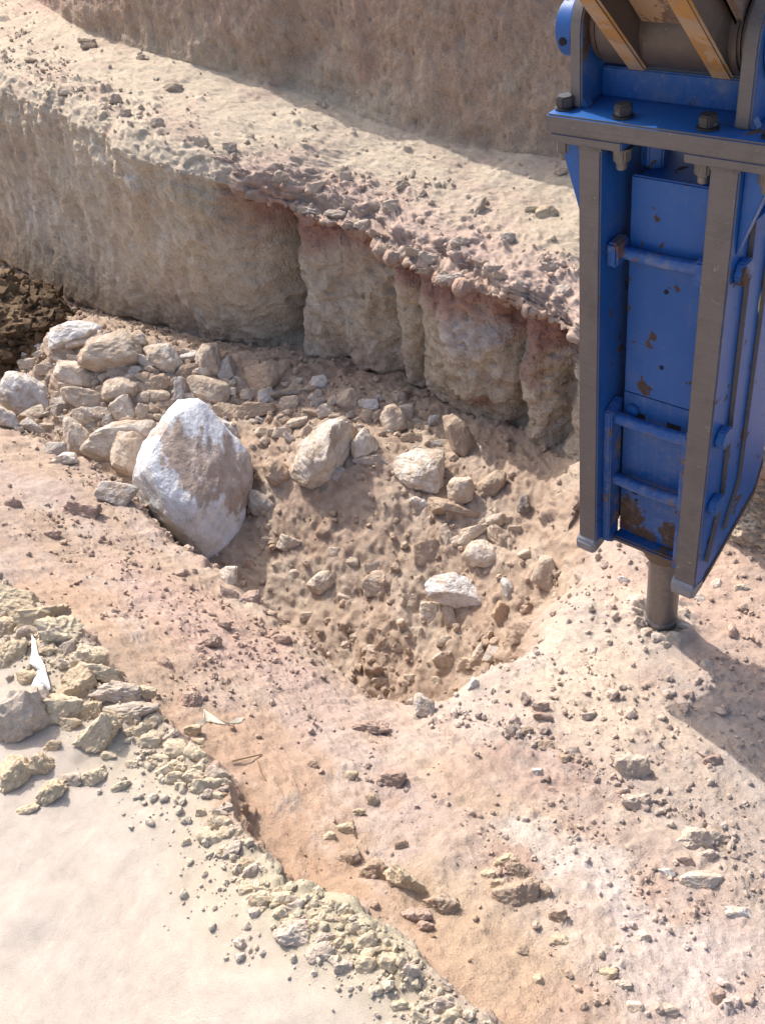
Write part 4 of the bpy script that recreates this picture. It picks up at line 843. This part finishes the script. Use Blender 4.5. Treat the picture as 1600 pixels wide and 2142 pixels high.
slope = [(437, 1342, 46, 38, 0, 'pink', 'pink clod alone on the upper slope'), (402, 1467, 46, 35, 0, 'pink', 'brownish pink clod above the beige paper'), (346, 1386, 28, 25, 0, 'pink', None), (168, 1064, 70, 34, -5, 'pink', 'wide pink clod left of the huge boulder'),
         (731, 1794, 44, 39, 20, 'brown', 'angular brown stone in the row of clods on the slope'), (787, 1819, 58, 46, -10, 'brown', 'largest pinkish brown stone in the row on the slope'), (847, 1846, 76, 42, -45, 'olive', 'olive clod leaning downhill on the slope'),
         (919, 1896, 62, 42, -20, 'brown', 'brown clod at the lower end of the olive one'), (1081, 1825, 48, 40, 0, 'brown', 'dark brown stone atop the clod heap'), (1059, 1806, 46, 31, 10, 'olive', 'olive stone at the top of the clod heap'),
         (1078, 1878, 80, 60, 0, 'brown', 'large crumbling brown clod in the heap on the slope'), (1134, 1866, 32, 31, 0, 'brown', None), (891, 1941, 32, 27, 0, 'pink', None), (869, 1919, 52, 30, 10, 'pink', 'pink clod low on the slope near the sand'), (1166, 1919, 36, 36, 0, 'brown', None),
         (816, 1631, 54, 37, 0, 'pink', 'smooth pink clod in the middle of the slope'), (778, 1675, 30, 25, 0, 'olive', None), (1319, 1612, 58, 48, 0, 'sandy', 'sandy pink lump beside the breaker shadow'), (1487, 1594, 35, 27, 0, 'pink', 'pink stone on the shadow edge'),
         (1444, 1756, 64, 45, 10, 'sandy', 'pale lump paired with a smaller round one'), (1494, 1753, 38, 34, 60, 'sandy', 'round pale stone beside the paired lump'), (1466, 1847, 86, 38, -8, 'palet', 'bright flat stone at the lower right'), (1544, 1912, 48, 23, 0, 'white', 'white flat stone at the right frame edge'),
         (1331, 1681, 54, 37, 0, 'sandy', 'sandy clod below the breaker shadow'), (778, 1522, 70, 30, 5, 'pink', 'ragged layered pink clod near the trench lip'), (1125, 1616, 24, 15, 0, 'white', None), (1394, 1828, 30, 19, 0, 'white', None), (1131, 1479, 36, 22, 10, 'pink', None), (1133, 1502, 34, 20, -10, 'pink', None),
         (1475, 1790, 30, 24, 0, 'sandy', None), (1430, 1800, 30, 20, 0, 'pink', None), (1300, 1660, 26, 20, 0, 'pink', None), (1230, 1500, 30, 20, 0, 'sandy', None), (1100, 1530, 26, 20, 0, 'brown', None), (1140, 1560, 28, 22, 0, 'brown', None), (1180, 1590, 26, 20, 0, 'brown', None), (1200, 1575, 24, 22, 0, 'dark', 'dark grey stone in the gravel streak'),
         (1240, 1360, 26, 18, 0, 'palet', None), (1305, 1215, 26, 18, 0, 'white', 'white stone left of the chisel'), (1460, 1250, 20, 16, 0, 'palet', None), (1500, 1220, 26, 20, 0, 'palet', None), (1550, 1230, 28, 20, 0, 'palet', None), (1475, 1390, 22, 20, 0, 'palet', None), (1440, 1455, 26, 22, 0, 'pink', None), (1395, 1450, 20, 12, 0, 'white', None),
         (520, 1250, 40, 26, 0, 'pink', None), (590, 1340, 36, 26, 0, 'pink', None), (480, 1240, 34, 26, 0, 'pink', None), (380, 1200, 30, 20, 0, 'pink', None), (30, 1055, 30, 20, 0, 'pink', None), (110, 1120, 28, 20, 0, 'pink', None), (470, 1310, 26, 18, 0, 'pink', None), (575, 1383, 26, 18, 0, 'pink', None), (690, 1750, 26, 20, 0, 'olive', None), (750, 1700, 24, 18, 0, 'olive', None), (655, 1600, 22, 20, 0, 'brown', None),
         (735, 1625, 26, 24, 0, 'olive', None), (720, 1735, 34, 24, 0, 'olive', None), (840, 1770, 26, 20, 0, 'brown', None), (1020, 1830, 28, 22, 0, 'olive', None), (1040, 1850, 30, 20, 0, 'olive', None), (1170, 1970, 26, 20, 0, 'olive', None), (1270, 2040, 32, 24, 0, 'olive', None), (1300, 2060, 30, 22, 0, 'sandy', None), (1330, 2110, 34, 24, 0, 'palet', None), (1395, 2115, 36, 24, 0, 'sandy', None),
         (1500, 2090, 30, 30, 0, 'pink', None), (1340, 1960, 26, 20, 0, 'palet', None), (1090, 1990, 28, 20, 0, 'brown', None), (1125, 2050, 26, 20, 0, 'olive', None)]
for (px, py, w, h, an, ti, lb) in slope:
    wd = {'pink': 'pinkish', 'brown': 'brown', 'olive': 'olive', 'sandy': 'sandy', 'white': 'white', 'palet': 'pale', 'dark': 'dark'}[ti]
    cr = ti in ('pink', 'olive', 'brown', 'sandy')
    kw = dict(crumb=cr, rough=.08 if cr else .05, p=30.0 if cr else 70.0, name='clod' if cr else 'stone', cat='clod' if cr else 'stone')
    if lb: stone(px, py, w, h, an, ti, lb, **kw)
    else: stone(px, py, w, h, an, ti, 'small ' + wd + ' lump on the slope in front of the trench', group='small ' + wd + ' lumps on the near slope', **kw)
ledge = [(188, 94, 26, 19, 0, 'brown', 'dark lump at the back of the ledge'), (359, 186, 32, 18, 0, 'tan', 'largest lump on the far left of the ledge'), (297, 122, 18, 9, 0, 'brown', None), (66, 127, 22, 13, 0, 'brown', None), (1143, 443, 40, 27, 0, 'olive', 'olive stone on the ledge beside the breaker'),
         (1003, 434, 34, 20, 80, 'tan', 'small pointed stone standing on the ledge rim'), (1110, 440, 24, 13, 0, 'olive', None), (725, 373, 26, 21, 0, 'tan', None), (843, 388, 28, 21, 0, 'tan', 'crumbly lump in the middle of the ledge'), (815, 432, 31, 27, 0, 'tan', 'clod above the torn crust'),
         (882, 405, 20, 15, 0, 'tan', None), (1171, 360, 26, 14, 20, 'tan', None), (590, 370, 34, 24, 0, 'tan', None), (660, 395, 36, 26, 0, 'tan', None), (960, 510, 34, 24, 0, 'sandy', None), (1030, 560, 40, 24, 10, 'sandy', None), (900, 540, 44, 26, 5, 'sandy', None), (1090, 600, 34, 22, 0, 'sandy', None), (1180, 610, 40, 26, 0, 'sandy', None),
         (940, 580, 46, 24, 0, 'sandy', None), (1150, 560, 36, 24, 0, 'sandy', None), (700, 450, 40, 22, 0, 'sandy', None), (760, 470, 36, 20, 0, 'sandy', None), (1060, 500, 30, 20, 0, 'sandy', None), (240, 210, 26, 18, 0, 'tan', None), (140, 190, 28, 18, 0, 'tan', None), (330, 260, 26, 18, 0, 'tan', None), (420, 300, 28, 20, 0, 'tan', None), (480, 310, 26, 18, 0, 'tan', None), (260, 240, 24, 18, 0, 'tan', None)]
for (px, py, w, h, an, ti, lb) in ledge:
    wd = {'brown': 'brown', 'tan': 'dusty', 'olive': 'olive', 'sandy': 'pinkish crust'}[ti]
    kw = dict(crumb=True, rough=.08, p=30.0, name='clod', cat='clod')
    if lb: stone(px, py, w, h, an, ti, lb, **kw)
    else: stone(px, py, w, h, an, ti, 'small ' + wd + ' lump on the ledge above the cut bank', group='small ' + wd + ' lumps on the ledge', **kw)

crustp = [(655, 452, 60, 26, -18), (700, 468, 74, 24, -22), (752, 486, 66, 22, -16), (800, 502, 60, 26, -24), (826, 536, 52, 26, -50), (860, 566, 78, 26, -14), (905, 576, 70, 28, -10), (950, 592, 80, 26, -12), (1000, 606, 64, 24, -20),
          (1040, 626, 60, 26, -26), (1085, 644, 66, 24, -22), (1130, 658, 60, 26, -24), (1175, 680, 64, 26, -30), (560, 384, 70, 26, -8), (600, 392, 50, 24, -10), (520, 376, 50, 22, -14), (880, 540, 60, 22, -14), (980, 560, 56, 22, -10), (1060, 590, 54, 22, -20), (1140, 620, 56, 22, -24), (740, 440, 46, 20, -14), (470, 342, 46, 20, -16)]
for i_, (px, py, w, h, an) in enumerate(crustp):
    stone(px, py - 6, w * .95, h * .62, an, ('sandy', 'pink')[i_ % 2], 'broken plate of pinkish crust on the ledge rim', name='crust_plate', cat='crust plate', group='broken crust plates along the ledge rim', crumb=True, rough=.13, p=60.0, dep=1.2, sink=.75)
# ------------------------------------------------------------------ heap of moist dark soil at the left
D, F = ico(6); c = onz(25, 725, -.16)
hz = n3(D, 900, 1.7) * .15 + n3(D, 910, 4) * .10 + (1 - 2 * np.abs(n3(D, 920, 8))) * .05 + n3(D, 930, 17) * .06 + n3(D, 940, 38) * .03
co = D * (1 + hz)[:, None] * np.array([.66, .44, .27])
col = mix(c3(.105, .068, .040)[None], c3(.18, .122, .072)[None], sstep(-.2, .4, n3(D, 950, 3) + .5 * n3(D, 960, 14))[:, None])
heap = mesh_np('soil_heap', co, F, col, M_WET, smooth=False); heap.location = (c[0] - .30, c[1] + .02, c[2] + .02)
tag(heap, 'heap of moist dark brown soil left of the rubble pile', 'soil heap')
rg_ = np.random.RandomState(5); up = np.where(co[:, 2] > -.05)[0]; pk = rg_.choice(up, 1500)
V, Fc = ico(1); sz = .008 * 7 ** (rg_.uniform(0, 1, 1500) ** 2)
v = V[None] * (1 + .25 * rg_.normal(size=(1500, len(V), 1)).clip(-1.5, 1.5)) * sz[:, None, None] * rg_.uniform(.6, 1.1, (1500, 1, 3)) + co[pk][:, None, :]
cr = mesh_np('crumbs', v.reshape(-1, 3), (Fc[None] + (np.arange(1500) * len(V))[:, None, None]).reshape(-1, 3), np.repeat(col[pk] * rg_.uniform(.8, 1.3, (1500, 1)), len(V), 0), M_WET, heap, smooth=False); cr['kind'] = 'stuff'

# ------------------------------------------------------------------ loose crumbs and gravel, too small to pick apart
def gravel(name, label, segs, count, wfun, smin, smax, mat, seed, tmin=-8.5, tmax=.5, big=.15):
    rg = np.random.RandomState(seed); rows = np.where(np.isin(seg, segs))[0]; cols = np.where((T > tmin) & (T < tmax))[0]
    ds = np.gradient(S)[rows][:, None] * np.gradient(T)[cols][None, :]
    w = ds * wfun(rows, cols); w = np.maximum(w, 0).ravel(); w /= w.sum()
    idx = rg.choice(len(w), count, p=w); ri, ci = rows[idx // len(cols)], cols[idx % len(cols)]
    base = P[ri, ci]; nr = nrm[ri, ci]; colr = COL[ri, ci]
    size = smin * (smax / smin) ** (rg.uniform(0, 1, count) ** 2.4)
    co_all, f_all, c_all = [], [], []; off_ = 0
    for lvl, selm in ((1, size < smin + (smax - smin) * big), (2, size >= smin + (smax - smin) * big)):
        V, Fc = ico(lvl); k = np.where(selm)[0]
        if not len(k): continue
        q = rg.normal(size=(len(k), 3, 3)); q = np.linalg.qr(q)[0]
        sc = size[k][:, None] * rg.uniform(.55, 1.15, (len(k), 3)) * .5
        lump = 1 + .22 * rg.normal(size=(len(k), len(V))).clip(-1.6, 1.6) * (1.0 if lvl == 1 else .55)
        if lvl == 2:
            pn = rg.normal(size=(len(k), 3)); lump *= 1 + .15 * np.sin(3 * V @ pn.T).T
        v = V[None] * lump[:, :, None] * sc[:, None, :]
        v = np.einsum('kij,kvj->kvi', q, v) + (base[k] + nr[k] * size[k][:, None] * .18)[:, None, :]
        cc = np.repeat((colr[k] * rg.uniform(.98, 1.28, (len(k), 1)))[:, None, :], len(V), 1)
        co_all.append(v.reshape(-1, 3)); c_all.append(cc.reshape(-1, 3))
        f_all.append((Fc[None] + (np.arange(len(k)) * len(V))[:, None, None] + off_).reshape(-1, 3)); off_ += len(k) * len(V)
    o = mesh_np(name, np.concatenate(co_all), np.concatenate(f_all), np.clip(np.concatenate(c_all), .03, .85), mat, smooth=False)
    return tag(o, label, 'gravel', None, 'stuff')
sn = soft_near
gravel('trench_gravel', 'brown crumbs and small stones over the trench floor', (6,), 5200, lambda r, c: (.25 + pitin[np.ix_(r, c)]) * (.4 + sn[np.ix_(r, c)]), 0.006, .046, M_CLOD, 1, -6.5, .1)
gravel('spoil_gravel', 'pale crumbs on the unbroken ground round the chisel', (6,), 2600, lambda r, c: (1 - pitin[np.ix_(r, c)]) * (.08 + sn[np.ix_(r, c)] ** 2), .004, .024, M_CLOD, 6, -1.9, .4)
gravel('slope_gravel', 'pinkish crumbs scattered over the near slope', (7, 8), 4200, lambda r, c: .03 + sn[np.ix_(r, c)] ** 3 * np.clip(.4 + 1.5 * nC[np.ix_(r, c)][:, :, 0], 0, 2), .004, .024, M_CLOD, 2, -5.5, .4)
gravel('ledge_gravel', 'dusty crumbs strewn over the ledge', (2, 3), 1500, lambda r, c: (.10 + 1.0 * shoulder[r] + 1.2 * sn[np.ix_(r, c)] ** 3) * np.clip(.35 + 1.6 * nC[np.ix_(r, c)][:, :, 0], 0, 2), .007, .036, M_CLOD, 3, -8.0, -1.2)
gravel('shelf_gravel', 'yellowish crumbs along the rim of the sand shelf', (9,), 2600, lambda r, c: edge[r] ** 2 * (.15 + np.clip(.5 + nB[np.ix_(r, c)][:, :, 0] * 1.6, 0, 1)) + .0006, .005, .026, M_CLOD, 4, -3.2, .3)

# ------------------------------------------------------------------ litter
def paper_mat(name, colr):
    m, nt, b = nodes(name); tc = nt.nodes.new('ShaderNodeTexCoord').outputs['Object']
    n1 = noise(nt, 70, 4, .6, tc); c = mixc(nt, ramp(nt, n1, (.5, 0.0), (.75, .4)), colr, tuple(v * .75 for v in colr)); nt.links.new(c, b.inputs['Base Color'])
    b.inputs['Roughness'].default_value = .7; bump(nt, b, n1, .4, .004); return m
M_PAPER, M_CARD = paper_mat('white_wrapper', (.82, .82, .83)), paper_mat('beige_paper', (.70, .63, .48))
def litter(name, strips, label, mat, thick=.0012):
    """strips: rows of (x, y, lift) photo points; rows are joined into a creased sheet"""
    pts = []
    for row in strips:
        for (px, py, lift) in row:
            G, nn_ = hit(px, py); d_ = ray(px, py); pts.append(G - d_ * lift)
    pts = np.array(pts); o0 = pts.mean(0); n = len(strips[0]); f = []
    for i in range(len(strips) - 1):
        for j in range(n - 1): a = i * n + j; f.append((a, a + 1, a + n + 1, a + n))
    o = mesh_np(name, pts - o0, f, None, mat, smooth=False); o.location = o0
    s_ = o.modifiers.new('thickness', 'SOLIDIFY'); s_.thickness = thick
    return tag(o, label, 'litter')
litter('wrapper', [[(68, 1328, .03), (71, 1333, .034), (74, 1338, .03)], [(68, 1362, .03), (73, 1366, .04), (80, 1368, .03)], [(64, 1388, .02), (76, 1392, .045), (94, 1392, .02)], [(80, 1400, .02), (88, 1402, .035), (96, 1402, .02)],
                   [(70, 1428, .015), (86, 1424, .05), (104, 1430, .02)], [(62, 1446, .008), (82, 1448, .04), (106, 1440, .02)], [(82, 1460, .01), (90, 1452, .03), (106, 1442, .008)]], 'crumpled white wrapper lying upright among the yellow clods', M_PAPER)
litter('torn_paper', [[(392, 1522, .01), (396, 1527, .004)], [(414, 1514, .015), (412, 1526, .004)], [(427, 1502, .02), (428, 1514, .006)], [(427, 1483, .03), (429, 1509, .006)], [(440, 1492, .025), (442, 1509, .004)], [(455, 1503, .02), (456, 1513, .003)],
                      [(478, 1512, .015), (478, 1516, .003)], [(494, 1502, .015), (496, 1513, .003)], [(512, 1499, .012), (506, 1510, .003)]], 'torn strip of beige paper curling on the pink slope', M_CARD)
def twig(pts, label, r=.0022):
    w3 = [hit(px, py)[0] - ray(px, py) * lf for px, py, lf in pts]; org = w3[0]; h = Hard()
    for a, b in zip(w3[:-1], w3[1:]): h.tube(a, b, r, 6)
    o = h.build('twig', [M_TWIG], None, origin=org); return tag(o, label, 'twig')
M_TWIG, _nt, _b = nodes('dry_twig'); _b.inputs['Base Color'].default_value = (.24, .16, .09, 1); _b.inputs['Roughness'].default_value = .9
twig([(486, 1592, .01), (520, 1584, .02), (548, 1578, .005)], 'thin dry stem sticking out of the shelf rim')
twig([(538, 1590, .005), (545, 1612, .015), (556, 1632, .004)], 'dry stalk lying below the thin stem')
twig([(1146, 1188, .01), (1155, 1205, .01), (1160, 1228, .003)], 'dark root crossing the embedded tan slab', .002)
twig([(732, 1722, .004), (740, 1740, .012), (745, 1752, .003)], 'short stick in the clods on the slope')

# ------------------------------------------------------------------ small stones named by the large ones they lie beside
import re
refs = []
for (o, px, py, ar, lb, gr, asp) in REG:
    if lb and gr is None:
        sh = re.split(r' (?:in|on|with|at|of|left|right|above|below|beside|under|behind|among|near|between|along|standing|leaning|lying|wedged|tucked|stuck|crowning|pointing|half|beyond|sunk|alone|overhanging|tilted|low|against|over|farthest|atop) ', lb)[0]
        if 2 < len(sh.split()) < 6 and sum(1 for r in REG if r[4] and r[4].startswith(sh)) == 1: refs.append((px, py, ar, sh))
used = set()
for (o, px, py, ar, lb, gr, asp) in REG:
    if gr is None: used.add(lb)
for (o, px, py, ar, lb, gr, asp) in sorted((r for r in REG if r[5]), key=lambda r: -r[3]):
    base = re.split(r' (?:among|along|on|in) ', lb)[0].replace('small ', ('tiny ' if ar < 480 else 'small ' if ar < 1050 else 'middling ') + ('flat ' if asp < .62 else 'round ' if asp > .8 else ''))
    for rx, ry, ra, sh in sorted(refs, key=lambda r: math.hypot(r[0] - px, r[1] - py))[:14]:
        dx, dy = px - rx, py - ry
        rel = ('right of' if dx > 0 else 'left of') if abs(dx) > abs(dy) else ('below' if dy > 0 else 'above')
        cand = base + ' ' + rel + ' the ' + sh
        if cand not in used and len(cand.split()) <= 16: used.add(cand); o['label'] = cand; break
